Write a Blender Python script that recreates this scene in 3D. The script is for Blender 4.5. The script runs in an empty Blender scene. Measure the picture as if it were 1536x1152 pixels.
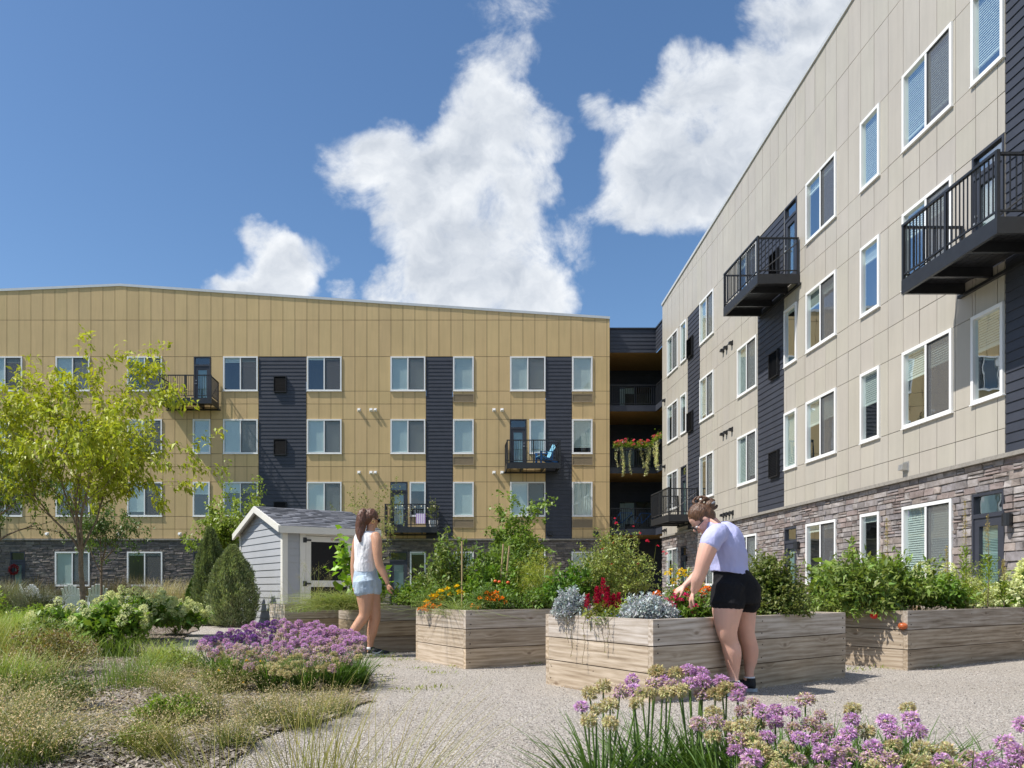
import bpy, bmesh, math, random
import numpy as np
from mathutils import Vector, Matrix, noise as mnoise

# ---------------------------------------------------------------- camera, sky, sun, exposure
FOC, PX, HZ, CH = 1165.0, 667.0, 883.0, 0.82      # focal length in photo pixels, vanishing point, horizon, camera height
scene = bpy.context.scene
cam_d = bpy.data.cameras.new("camera"); cam = bpy.data.objects.new("camera", cam_d)
scene.collection.objects.link(cam); scene.camera = cam
cam.location = (0, 0, CH); cam.rotation_euler = (math.radians(90), 0, 0)
cam_d.sensor_width = 36; cam_d.sensor_fit = 'HORIZONTAL'; cam_d.lens = 36*FOC/1536
cam_d.shift_x = (768-PX)/1536; cam_d.shift_y = (HZ-576)/1536
cam_d.clip_end = 3000; cam_d.clip_start = 0.05
scene.view_settings.view_transform = 'Standard'; scene.view_settings.look = 'None'
scene.view_settings.gamma = 1; scene.view_settings.exposure = 0.32
scene.cycles.max_bounces = 6; scene.cycles.transparent_max_bounces = 12
scene.cycles.diffuse_bounces = 3; scene.cycles.glossy_bounces = 3; scene.cycles.transmission_bounces = 4
scene.cycles.caustics_reflective = False; scene.cycles.caustics_refractive = False

SUN = Vector((1.0, 0.25, -1.5)).normalized()       # the way the light travels
sun_d = bpy.data.lights.new("sun", 'SUN'); sun = bpy.data.objects.new("sun", sun_d)
scene.collection.objects.link(sun)
sun_d.energy = 5.0; sun_d.angle = math.radians(0.5); sun_d.color = (1.0, 0.955, 0.88)
sun.rotation_euler = SUN.to_track_quat('-Z', 'Y').to_euler(); sun.location = (-20, -5, 40)

class NT:
    """small helper for node trees"""
    def __init__(s, tree): s.t = tree; s.n = tree.nodes; s.l = tree.links
    def new(s, kind, **kw):
        n = s.n.new(kind)
        for k, v in kw.items(): setattr(n, k, v)
        return n
    def put(s, sock, v):
        if isinstance(v, bpy.types.NodeSocket): s.l.new(v, sock)
        elif v is not None: sock.default_value = v
    def math(s, op, a, b=None, c=None, clamp=False):
        n = s.new('ShaderNodeMath', operation=op, use_clamp=clamp)
        for i, v in enumerate((a, b, c)):
            if v is not None: s.put(n.inputs[i], v)
        return n.outputs[0]
    def vmath(s, op, a, b=None, out=0):
        n = s.new('ShaderNodeVectorMath', operation=op); s.put(n.inputs[0], a)
        if b is not None: s.put(n.inputs[1], b)
        return n.outputs[out]
    def noise(s, vec, scale, detail=4, rough=0.55, dist=0.0, out='Fac'):
        n = s.new('ShaderNodeTexNoise'); s.put(n.inputs['Vector'], vec)
        n.inputs['Scale'].default_value = scale; n.inputs['Detail'].default_value = detail
        n.inputs['Roughness'].default_value = rough; n.inputs['Distortion'].default_value = dist
        return n.outputs[out]
    def maprange(s, v, a, b, c=0.0, d=1.0, smooth=False):
        n = s.new('ShaderNodeMapRange'); n.interpolation_type = 'SMOOTHSTEP' if smooth else 'LINEAR'
        for i, x in enumerate((v, a, b, c, d)): s.put(n.inputs[i], x)
        return n.outputs[0]
    def mix(s, f, a, b, mode='MIX'):
        n = s.new('ShaderNodeMix', data_type='RGBA', blend_type=mode)
        s.put(n.inputs[0], f)
        for i, v in ((6, a), (7, b)):
            if isinstance(v, (tuple, list)) and len(v) == 3: v = (*v, 1)
            s.put(n.inputs[i], v)
        return n.outputs[2]
    def ramp(s, f, stops):
        n = s.new('ShaderNodeValToRGB'); s.put(n.inputs[0], f); e = n.color_ramp.elements
        while len(e) < len(stops): e.new(0.5)
        for i, (p, c) in enumerate(stops): e[i].position = p; e[i].color = (*c, 1) if len(c) == 3 else c
        return n.outputs[0]

def build_world():
    w = bpy.data.worlds.new("World"); scene.world = w; w.use_nodes = True
    T = NT(w.node_tree); T.n.clear()
    out = T.new('ShaderNodeOutputWorld'); bg = T.new('ShaderNodeBackground'); bg.inputs[1].default_value = 0.135
    sky = T.new('ShaderNodeTexSky'); sky.sky_type = 'NISHITA'; sky.sun_disc = False
    sky.sun_elevation = math.asin(-SUN.z); sky.sun_rotation = math.atan2(-SUN.x, -SUN.y)
    sky.air_density = 1.0; sky.dust_density = 0.6; sky.ozone_density = 2.2; sky.altitude = 200
    tc = T.new('ShaderNodeTexCoord'); d = tc.outputs['Generated']
    sep = T.new('ShaderNodeSeparateXYZ'); T.put(sep.inputs[0], d); X, Y, Z = sep.outputs
    Yc = T.math('MAXIMUM', Y, 0.05)
    comb = T.new('ShaderNodeCombineXYZ'); T.put(comb.inputs[0], T.math('DIVIDE', X, Yc)); T.put(comb.inputs[1], T.math('DIVIDE', Z, Yc))
    uv = comb.outputs[0]
    # wobble the chart of the sky so the cumulus edges billow
    nz = T.noise(uv, 5.0, 5, 0.6, out='Color')
    off = T.vmath('MULTIPLY', T.vmath('SUBTRACT', nz, (0.5, 0.5, 0.5)), (0.10, 0.10, 0.0))
    nz2 = T.noise(uv, 17.0, 4, 0.55, out='Color'); off = T.vmath('ADD', off, T.vmath('MULTIPLY', T.vmath('SUBTRACT', nz2, (0.5, 0.5, 0.5)), (0.045, 0.045, 0.0)))
    uvw = T.vmath('ADD', uv, off)
    blobs = [ # px, py, rx, ry, strength : the cumulus of the day, by direction
        (725,140,55,60,1),(715,205,75,60,1),(800,195,46,40,.9),(640,205,80,50,1),(560,240,82,50,1),(790,260,45,40,.9),(600,290,90,50,1),
        (700,280,110,70,1),(640,350,75,60,1),(690,400,95,60,1),(770,365,60,55,1),(800,430,60,45,.95),(700,450,130,50,1),(570,435,28,25,.7),
        (405,352,38,36,1),(440,390,52,44,1),(385,415,52,36,1),(350,432,40,20,.95),(410,445,60,30,1),
        (775,30,52,60,.45),(785,90,30,26,.4),
        (1040,120,48,56,1),(900,160,38,24,.7),(965,215,58,55,1),(1040,210,95,80,1),(1000,270,90,55,1),(1090,270,100,60,1),(930,310,50,30,.75),
        (1180,150,110,85,1),(1240,60,110,75,1),(1240,10,110,60,1),(1130,150,60,60,.9),(1200,230,110,60,1),(1000,325,60,25,.6),(860,360,35,45,.42),(515,437,18,14,.55),
        (1330,120,160,160,1),(-160,330,120,70,1),(-330,250,160,80,1)]
    acc = None
    for (px, py, rx, ry, st) in blobs:
        c = ((px-PX)/FOC, (HZ-py)/FOC, 0)
        v = T.vmath('MULTIPLY', T.vmath('SUBTRACT', uvw, c), (FOC/(rx*1.32), FOC/(ry*1.32), 0))
        ln = T.vmath('DOT_PRODUCT', v, v, out=1)
        f = T.math('MULTIPLY', T.math('MAXIMUM', T.math('SUBTRACT', 1.0, ln), 0.0), st)
        # soft union
        acc = f if acc is None else T.math('ADD', acc, T.math('MULTIPLY', f, T.math('SUBTRACT', 1.0, T.math('MULTIPLY', acc, 0.55, clamp=True))))
    fine = T.noise(uv, 9.0, 10, 0.66, 0.35)
    dens = T.math('ADD', T.math('MULTIPLY', acc, 1.15), T.math('MULTIPLY', T.math('SUBTRACT', fine, 0.53), 3.0))
    alpha = T.math('MULTIPLY', T.maprange(dens, 0.08, 1.25, smooth=True), T.maprange(acc, 0.0, 0.12))
    front = T.math('GREATER_THAN', Y, 0.05)
    alpha = T.math('MULTIPLY', alpha, front)
    # the rest of the sky (behind and beside): broken fair-weather cloud
    Zc = T.math('MAXIMUM', Z, 0.06)
    c2 = T.new('ShaderNodeCombineXYZ'); T.put(c2.inputs[0], T.math('DIVIDE', X, Zc)); T.put(c2.inputs[1], T.math('DIVIDE', Y, Zc))
    n2 = T.noise(c2.outputs[0], 0.55, 8, 0.6, 0.3)
    back = T.math('MULTIPLY', T.maprange(n2, 0.50, 0.64, smooth=True), T.math('SUBTRACT', 1.0, front))
    alpha = T.math('MAXIMUM', alpha, T.math('MULTIPLY', back, 0.85))
    soft = T.noise(uv, 4.2, 6, 0.55)
    thick = T.maprange(acc, 0.3, 1.6)
    # billows: the side of each puff turned to the sun (left and up) is brighter
    r1 = T.noise(uvw, 8.0, 6, 0.58); r2 = T.noise(T.vmath('ADD', uvw, (-0.016, 0.020, 0.0)), 8.0, 6, 0.58)
    relief = T.math('MULTIPLY', T.math('SUBTRACT', r1, r2), 1.25)
    g = T.math('ADD', T.math('ADD', T.math('MULTIPLY', soft, 0.55), T.math('MULTIPLY', thick, 0.42)), T.math('MULTIPLY', relief, -1.0))
    ccol = T.ramp(g, [(0.22, (5.9, 6.05, 6.2)), (0.5, (4.7, 4.95, 5.3)), (0.85, (3.0, 3.35, 3.9))])
    hsv = T.new('ShaderNodeHueSaturation'); T.put(hsv.inputs['Color'], sky.outputs[0])
    hsv.inputs['Saturation'].default_value = 1.14; hsv.inputs['Value'].default_value = 0.88
    col = T.mix(alpha, hsv.outputs[0], ccol)
    T.l.new(col, bg.inputs[0]); T.l.new(bg.outputs[0], out.inputs[0])
build_world()

# ---------------------------------------------------------------- helpers
RNG = np.random.default_rng(7); random.seed(7)
COL = scene.collection
def W(px, py, Y): return Vector(((px-PX)*Y/FOC, Y, CH+(HZ-py)*Y/FOC))
def G(px, py): Y = CH*FOC/(py-HZ); return Vector(((px-PX)*Y/FOC, Y, 0))
def XB(px, Y): return (px-PX)*Y/FOC

def thing(name, label, cat, loc=(0, 0, 0), rz=0.0, group=None):
    o = bpy.data.objects.new(name, None); COL.objects.link(o); o.empty_display_size = 0.2
    o.location = loc; o.rotation_euler = (0, 0, rz); o['label'] = label; o['category'] = cat
    if group: o['group'] = group
    return o
def tag(o, label=None, cat=None, group=None, kind=None):
    if label: o['label'] = label
    if cat: o['category'] = cat
    if group: o['group'] = group
    if kind: o['kind'] = kind
    return o
def dup(root, loc=None, rz=None, label=None, scale=None):
    kids = {}
    for c in bpy.data.objects:
        if c.parent: kids.setdefault(c.parent.name, []).append(c)
    def cp(o, par):
        c = o.copy(); COL.objects.link(c)
        if par: c.parent = par
        for k in kids.get(o.name, []): cp(k, c)
        return c
    r = cp(root, None)
    if loc is not None: r.location = loc
    if rz is not None: r.rotation_euler = (0, 0, rz)
    if scale is not None: r.scale = (scale,)*3
    if label: r['label'] = label
    return r

def np_mesh(name, V, F, mat, parent=None, col=None, smooth=False, loc=None):
    """V (n,3), F (m,k) uniform polygons, col (n,3) vertex colours"""
    V = np.asarray(V, dtype=np.float32); F = np.asarray(F, dtype=np.int32)
    me = bpy.data.meshes.new(name); n, m, k = len(V), len(F), F.shape[1]
    me.vertices.add(n); me.vertices.foreach_set('co', V.ravel())
    me.loops.add(m*k); me.loops.foreach_set('vertex_index', F.ravel())
    me.polygons.add(m); me.polygons.foreach_set('loop_start', np.arange(0, m*k, k, dtype=np.int32))
    if smooth: me.polygons.foreach_set('use_smooth', np.ones(m, dtype=bool))
    if col is not None:
        a = me.color_attributes.new('Col', 'FLOAT_COLOR', 'POINT')
        c = np.ones((n, 4), dtype=np.float32); c[:, :3] = col; a.data.foreach_set('color', c.ravel())
    me.update(calc_edges=True); me.materials.append(mat)
    o = bpy.data.objects.new(name, me); COL.objects.link(o)
    if parent: o.parent = parent
    if loc is not None: o.location = loc
    return o

class MB:
    """collects boxes, quads and tubes and links them as ONE mesh object"""
    def __init__(s): s.v = []; s.f = []; s.c = []; s.cur = (1, 1, 1)
    def add(s, vs, fs, col=None):
        b = len(s.v); s.v.extend([tuple(v) for v in vs]); s.f.extend([tuple(b+i for i in f) for f in fs])
        s.c.extend([col or s.cur]*len(vs)); return s
    def quad(s, a, b, c, d, col=None): return s.add([a, b, c, d], [(0, 1, 2, 3)], col)
    def hexa(s, P, col=None):  # 8 points: bottom 4, top 4
        return s.add(P, [(3, 2, 1, 0), (4, 5, 6, 7), (0, 1, 5, 4), (1, 2, 6, 5), (2, 3, 7, 6), (3, 0, 4, 7)], col)
    def box(s, x0, x1, y0, y1, z0, z1, M=None, col=None):
        P = [(x0, y0, z0), (x1, y0, z0), (x1, y1, z0), (x0, y1, z0), (x0, y0, z1), (x1, y0, z1), (x1, y1, z1), (x0, y1, z1)]
        if M: P = [M(*p) for p in P]
        return s.hexa(P, col)
    def bar(s, a, b, w, h, up=(0, 0, 1), col=None):
        a, b, up = Vector(a), Vector(b), Vector(up); t = (b-a).normalized(); u = t.cross(up)
        u = (u.normalized() if u.length > 1e-4 else Vector((1, 0, 0)))*w/2; q = u.cross(t).normalized()*h/2
        return s.hexa([a-u-q, a+u-q, a+u+q, a-u+q, b-u-q, b+u-q, b+u+q, b-u+q], col)
    def tube(s, pts, rad, n=8, cap=True, col=None, squash=None):
        pts = [Vector(p) for p in pts]; k = len(pts)
        if not hasattr(rad, '__len__'): rad = [rad]*k
        base = len(s.v); prev = None
        for i, p in enumerate(pts):
            t = (pts[min(i+1, k-1)]-pts[max(i-1, 0)]); t = t.normalized() if t.length > 1e-9 else Vector((0, 0, 1))
            u = (prev - t*prev.dot(t)) if prev is not None else t.orthogonal()
            u = u.normalized() if u.length > 1e-6 else t.orthogonal().normalized(); prev = u; w = t.cross(u)
            for j in range(n):
                a = 2*math.pi*j/n; s.v.append(tuple(p+(u*math.cos(a)+w*math.sin(a))*rad[i])); s.c.append(col or s.cur)
        for i in range(k-1):
            for j in range(n):
                a = base+i*n+j; b = base+i*n+(j+1) % n; s.f.append((a, b, b+n, a+n))
        if cap:
            s.f.append(tuple(base+j for j in reversed(range(n)))); s.f.append(tuple(base+(k-1)*n+j for j in range(n)))
        return s
    def loft(s, secs, n=16, col=None):
        """secs: (centre, half-axis A, half-axis B)"""
        base = len(s.v)
        for (c, A, B) in secs:
            c, A, B = Vector(c), Vector(A), Vector(B)
            for j in range(n):
                a = 2*math.pi*j/n; s.v.append(tuple(c+A*math.cos(a)+B*math.sin(a))); s.c.append(col or s.cur)
        for i in range(len(secs)-1):
            for j in range(n):
                a = base+i*n+j; b = base+i*n+(j+1) % n; s.f.append((a, b, b+n, a+n))
        s.f.append(tuple(base+j for j in reversed(range(n)))); s.f.append(tuple(base+(len(secs)-1)*n+j for j in range(n)))
        return s
    def ell(s, c, ax, n=14, m=9, col=None):
        """ellipsoid with three half-axis vectors"""
        c = Vector(c); ax = [Vector(a) for a in ax]; secs = []
        for i in range(m):
            t = math.pi*(i+0.35)/(m-0.3); secs.append((c-ax[2]*math.cos(t), ax[0]*math.sin(t), ax[1]*math.sin(t)))
        return s.loft(secs, n, col)
    def build(s, name, mat, parent=None, smooth=False, loc=None, rz=None):
        me = bpy.data.meshes.new(name); me.from_pydata(s.v, [], s.f)
        a = me.color_attributes.new('Col', 'FLOAT_COLOR', 'POINT')
        c = np.ones((len(s.v), 4), dtype=np.float32); c[:, :3] = np.array(s.c, dtype=np.float32).reshape(-1, 3); a.data.foreach_set('color', c.ravel())
        if smooth: me.polygons.foreach_set('use_smooth', [True]*len(me.polygons))
        me.materials.append(mat); me.update()
        o = bpy.data.objects.new(name, me); COL.objects.link(o)
        if parent: o.parent = parent
        if loc is not None: o.location = loc
        if rz is not None: o.rotation_euler = (0, 0, rz)
        return o

# ---------------------------------------------------------------- materials
def material(name):
    m = bpy.data.materials.new(name); m.use_nodes = True; T = NT(m.node_tree)
    return m, T, T.n['Principled BSDF']
def bump(T, p, h, strength=0.3, dist=0.01):
    b = T.new('ShaderNodeBump'); b.inputs['Strength'].default_value = strength; b.inputs['Distance'].default_value = dist
    T.put(b.inputs['Height'], h); T.l.new(b.outputs[0], p.inputs['Normal'])
def simple(name, col, rough=0.6, var=0.12, scale=6.0, metal=0.0, spec=0.4, bumps=0.0, attr=False, bscale=60, tex='Object', streak=0.0):
    m, T, p = material(name); tc = T.new('ShaderNodeTexCoord'); v = tc.outputs[tex]
    n = T.noise(v, scale, 6, 0.6)
    a = tuple(c*(1-var) for c in col); b = tuple(min(1, c*(1+var)) for c in col)
    c = T.ramp(n, [(0.3, a), (0.7, b)])
    if streak:
        sn = T.noise(T.vmath('MULTIPLY', v, (5.0, 5.0, 0.35)), 1.4, 6, 0.65); c = T.mix(T.maprange(sn, .42, .75, 0.0, streak), c, tuple(q*.55 for q in col))
    if attr:
        at = T.new('ShaderNodeAttribute'); at.attribute_name = 'Col'; c = T.mix(1.0, c, at.outputs[0], 'MULTIPLY')
    T.l.new(c, p.inputs['Base Color']); p.inputs['Roughness'].default_value = rough
    p.inputs['Metallic'].default_value = metal; p.inputs['Specular IOR Level'].default_value = spec
    if bumps: bump(T, p, T.noise(v, bscale, 5, 0.6), bumps, 0.01)
    return m
def leafmat(name, rough=0.45, trans=0.35, spec=0.4, tint=(1.15, 1.2, 0.55), gain=(1, 1, 1)):
    m = bpy.data.materials.new(name); m.use_nodes = True; T = NT(m.node_tree); p = T.n['Principled BSDF']
    at = T.new('ShaderNodeAttribute'); at.attribute_name = 'Col'; ac = T.mix(1.0, at.outputs[0], gain, 'MULTIPLY'); T.l.new(ac, p.inputs['Base Color'])
    p.inputs['Roughness'].default_value = rough; p.inputs['Specular IOR Level'].default_value = spec
    tr = T.new('ShaderNodeBsdfTranslucent'); T.l.new(T.mix(1.0, ac, tint, 'MULTIPLY'), tr.inputs[0])
    mx = T.new('ShaderNodeMixShader'); mx.inputs[0].default_value = trans
    T.l.new(p.outputs[0], mx.inputs[1]); T.l.new(tr.outputs[0], mx.inputs[2]); T.l.new(mx.outputs[0], T.n['Material Output'].inputs[0])
    return m
M = {}
LG = (1.5, 1.33, 1.12); M['leaf'] = leafmat('leaf', gain=LG); M['leaf_matt'] = leafmat('leaf_matt', 0.75, 0.25, 0.2, gain=LG); M['petal'] = leafmat('petal', 0.6, 0.35, 0.2, (1.1, 1.0, 1.0))
M['silver_leaf'] = leafmat('silver_leaf', 0.8, 0.12, 0.1, (1, 1, 1)); M['straw'] = leafmat('straw', 0.7, 0.3, 0.2, (1.1, 1.05, .8))
M['bark'] = simple('bark', (0.2, 0.15, 0.1), 0.9, 0.35, 30, bumps=0.6, bscale=90)
M['white_vinyl'] = simple('white_vinyl', (0.80, 0.80, 0.79), 0.35, 0.03, 3)
M['black_metal'] = simple('black_metal', (0.018, 0.019, 0.022), 0.42, 0.2, 8, spec=0.5)
M['charcoal_siding'] = simple('charcoal_siding', (0.036, 0.040, 0.054), 0.55, 0.12, 3, bumps=0.15, bscale=35, spec=0.45)
M['tan_panel'] = simple('tan_panel', (0.60, 0.435, 0.22), 0.6, 0.05, 0.7, attr=True, spec=0.3, bumps=0.12, bscale=25, streak=.22)
M['grey_panel'] = simple('grey_panel', (0.445, 0.41, 0.352), 0.42, 0.045, 0.8, attr=True, spec=0.45, bumps=0.07, bscale=25, streak=.20)
M['joint'] = simple('joint', (0.10, 0.075, 0.04), 0.8, 0.1)
M['joint_grey'] = simple('joint_grey', (0.10, 0.09, 0.075), 0.8, 0.1)
M['metal_coping'] = simple('metal_coping', (0.62, 0.62, 0.6), 0.4, 0.05, metal=0.3)
M['stone'] = simple('stone', (.85, .81, .765), 0.85, 0.30, 7, attr=True, bumps=1.0, bscale=16, spec=0.2)
M['mortar'] = simple('mortar', (0.19, 0.175, 0.16), 0.95, 0.2, 20)
M['ledge'] = simple('ledge', (0.27, 0.25, 0.22), 0.9, 0.2, 12, bumps=0.4)
M['concrete'] = simple('concrete', (0.35, 0.34, 0.32), 0.9, 0.1, 4, bumps=0.2)
M['soffit_wood'] = simple('soffit_wood', (0.22, 0.125, 0.035), 0.7, 0.15, 5)
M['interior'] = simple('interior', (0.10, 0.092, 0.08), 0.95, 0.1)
M['blind'] = simple('blind', (0.86, 0.91, 0.88), 0.7, 0.04, 2)
M['curtain'] = simple('curtain', (0.78, 0.82, 0.79), 0.9, 0.08, 2)
M['louver'] = simple('louver', (0.012, 0.012, 0.013), 0.5, 0.1)
M['tan_louver'] = simple('tan_louver', (0.33, 0.26, 0.17), 0.55, 0.06)
M['door_blind'] = simple('door_blind', (0.45, 0.60, 0.58), 0.6, 0.04, 2)
M['screen_black'] = simple('screen_black', (0.014, 0.014, 0.015), 0.7, 0.1, spec=0.2)
def glass(name, tint, base):
    m = bpy.data.materials.new(name); m.use_nodes = True; T = NT(m.node_tree); T.n.remove(T.n['Principled BSDF'])
    t = T.new('ShaderNodeBsdfTransparent'); t.inputs[0].default_value = (*tint, 1)
    g = T.new('ShaderNodeBsdfGlossy'); g.inputs['Roughness'].default_value = 0.01; g.inputs[0].default_value = (0.92, 0.97, 1.0, 1)
    tc = T.new('ShaderNodeTexCoord'); b = T.new('ShaderNodeBump'); b.inputs['Strength'].default_value = 0.06; b.inputs['Distance'].default_value = 0.03
    T.put(b.inputs['Height'], T.noise(tc.outputs['Object'], 1.3, 2)); T.l.new(b.outputs[0], g.inputs['Normal'])
    f = T.new('ShaderNodeLayerWeight'); f.inputs[0].default_value = 0.35
    fac = T.math('ADD', T.math('MULTIPLY', f.outputs['Fresnel'], 0.42), base, clamp=True)
    mx = T.new('ShaderNodeMixShader'); T.l.new(fac, mx.inputs[0]); T.l.new(t.outputs[0], mx.inputs[1]); T.l.new(g.outputs[0], mx.inputs[2])
    T.l.new(mx.outputs[0], T.n['Material Output'].inputs[0]); return m
M['glass'] = glass('glass', (0.88, 0.96, 0.935), 0.12)
def screenmat():
    m = bpy.data.materials.new('insect_mesh'); m.use_nodes = True; T = NT(m.node_tree); p = T.n['Principled BSDF']
    p.inputs['Base Color'].default_value = (0.15, 0.15, 0.155, 1); p.inputs['Roughness'].default_value = 0.7
    t = T.new('ShaderNodeBsdfTransparent'); mx = T.new('ShaderNodeMixShader'); mx.inputs[0].default_value = 0.5
    T.l.new(t.outputs[0], mx.inputs[1]); T.l.new(p.outputs[0], mx.inputs[2]); T.l.new(mx.outputs[0], T.n['Material Output'].inputs[0]); return m
M['insect_mesh'] = screenmat()
def woodmat(name, cols, rough=0.8):
    """boards run along local x; Col carries each board's own tone; knots and grain"""
    m, T, p = material(name); tc = T.new('ShaderNodeTexCoord'); v = tc.outputs['Object']
    at = T.new('ShaderNodeAttribute'); at.attribute_name = 'Col'
    off = T.vmath('MULTIPLY', at.outputs['Color'], (37.0, 11.0, 23.0)); v2 = T.vmath('ADD', v, off)
    vs = T.vmath('MULTIPLY', v2, (1.1, 26.0, 26.0))
    vor = T.new('ShaderNodeTexVoronoi'); vor.feature = 'F1'; T.put(vor.inputs['Vector'], T.vmath('MULTIPLY', v2, (2.6, 5.0, 5.0))); vor.inputs['Scale'].default_value = 1.0
    kn = T.maprange(vor.outputs['Distance'], 0.0, 0.30, 1.0, 0.0, True)
    wv = T.new('ShaderNodeTexWave'); wv.wave_type = 'BANDS'; wv.bands_direction = 'Z'
    T.put(wv.inputs['Vector'], T.vmath('ADD', T.vmath('MULTIPLY', v2, (0.55, 5.0, 5.0)), T.vmath('MULTIPLY', kn, (0.0, 0.22, 0.22))))
    wv.inputs['Scale'].default_value = 1.3; wv.inputs['Distortion'].default_value = 9.0; wv.inputs['Detail'].default_value = 3; wv.inputs['Detail Scale'].default_value = 1.3
    n = T.noise(vs, 1.6, 7, 0.65); n2 = T.noise(v2, 1.7, 4, 0.6)
    g = T.math('ADD', T.math('MULTIPLY', n, 0.72), T.math('MULTIPLY', wv.outputs['Fac'], 0.10))
    g = T.math('ADD', g, T.math('MULTIPLY', n2, 0.25))
    c = T.ramp(g, cols); c = T.mix(T.math('MULTIPLY', T.maprange(vor.outputs['Distance'], 0.03, 0.11, 1, 0, True), 0.6), c, (0.13, 0.075, 0.04))
    c = T.mix(1.0, c, at.outputs['Color'], 'MULTIPLY')
    T.l.new(c, p.inputs['Base Color']); p.inputs['Roughness'].default_value = rough; p.inputs['Specular IOR Level'].default_value = 0.2
    bump(T, p, g, 0.6, 0.006); return m
M['weathered_wood'] = woodmat('weathered_wood', [(0.30, (0.17, 0.122, 0.078)), (0.5, (0.40, 0.318, 0.232)), (0.70, (0.60, 0.505, 0.40))])
M['soil'] = simple('soil', (0.05, 0.035, 0.025), 0.95, 0.4, 25, bumps=1.0)
M['shed_siding'] = simple('shed_siding', (0.37, 0.38, 0.40), 0.6, 0.04, 2, bumps=0.1, bscale=15)
M['cream_trim'] = simple('cream_trim', (0.68, 0.66, 0.60), 0.55, 0.04, 3)
M['white_paint'] = simple('white_paint', (0.78, 0.78, 0.77), 0.5, 0.03, 3)
M['blue_paint'] = simple('blue_paint', (0.03, 0.16, 0.42), 0.45, 0.05, 3)
M['pale_blue_paint'] = simple('pale_blue_paint', (0.22, 0.50, 0.66), 0.45, 0.05, 3)
M['red_print'] = simple('red_print', (0.6, 0.1, 0.08), 0.5, 0.0)
M['black_print'] = simple('black_print', (0.04, 0.04, 0.04), 0.5, 0.0)
M['bamboo'] = simple('bamboo', (0.42, 0.30, 0.16), 0.6, 0.15, 20)
M['terracotta'] = simple('terracotta', (0.45, 0.20, 0.11), 0.8, 0.1, 8)
M['galvanised'] = simple('galvanised', (0.45, 0.45, 0.44), 0.4, 0.1, 10, metal=0.6)
# ---------------------------------------------------------------- ground
def gravelmat():
    m, T, p = material('gravel'); tc = T.new('ShaderNodeTexCoord'); v = tc.outputs['Object']
    def vor(scale):
        n = T.new('ShaderNodeTexVoronoi'); n.feature = 'F1'; T.put(n.inputs['Vector'], v); n.inputs['Scale'].default_value = scale; return n
    a = vor(130); b = vor(60)
    ra = T.new('ShaderNodeSeparateColor'); T.put(ra.inputs[0], a.outputs['Color'])
    c = T.ramp(ra.outputs[0], [(0.0, (0.13, 0.115, 0.10)), (0.2, (0.30, 0.265, 0.23)), (0.5, (0.46, 0.41, 0.355)), (0.85, (0.58, 0.53, 0.47)), (1.0, (0.72, 0.68, 0.63))])
    big = T.noise(v, 0.7, 5, 0.6); c = T.mix(T.maprange(big, 0.45, 0.72, 0, 0.35), c, (0.30, 0.255, 0.20))
    fine = T.noise(v, 3.5, 5, 0.6); c = T.mix(T.maprange(fine, 0.35, 0.65, 0.0, 0.25), c, (0.46, 0.42, 0.37))
    T.l.new(c, p.inputs['Base Color']); p.inputs['Roughness'].default_value = 0.9; p.inputs['Specular IOR Level'].default_value = 0.15
    h = T.math('ADD', T.math('MULTIPLY', a.outputs['Distance'], -1.0), T.math('MULTIPLY', b.outputs['Distance'], -0.8)); h = T.math('ADD', h, T.math('MULTIPLY', fine, 0.5))
    bump(T, p, h, 0.9, 0.012); return m
M['gravel'] = gravelmat()
M['mulch'] = simple('mulch', (0.20, 0.155, 0.115), 0.95, 0.5, 45, bumps=1.0, bscale=70)
M['lawn'] = simple('lawn', (0.07, 0.10, 0.03), 0.9, 0.35, 30, bumps=1.0, bscale=60)
M['far_field'] = simple('far_field', (0.05, 0.08, 0.03), 0.95, 0.35, 0.02)

def sheet(name, poly, z, mat):
    m = MB(); m.add([(x, y, z) for x, y in poly], [tuple(range(len(poly)))]); return tag(m.build(name, mat), kind='structure')
def ground_grid():
    nx, ny = 220, 160; xs = np.linspace(-34, 22, nx); ys = np.linspace(-12, 44, ny)
    XX, YY = np.meshgrid(xs, ys); Z = np.zeros_like(XX)
    for i in range(ny):
        for j in range(nx): Z[i, j] = (mnoise.noise(Vector((XX[i, j]*0.5, YY[i, j]*0.5, 3)))*0.012)-0.012
    V = np.stack([XX, YY, Z], -1).reshape(-1, 3); I = np.arange(nx*ny).reshape(ny, nx)
    F = np.stack([I[:-1, :-1], I[:-1, 1:], I[1:, 1:], I[1:, :-1]], -1).reshape(-1, 4)
    return np_mesh('gravel_ground', V, F, M['gravel'], smooth=True)
tag(ground_grid(), kind='structure')
sheet('far_ground', [(-1200, -1200), (1200, -1200), (1200, 1200), (-1200, 1200)], -0.12, M['far_field'])
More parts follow.
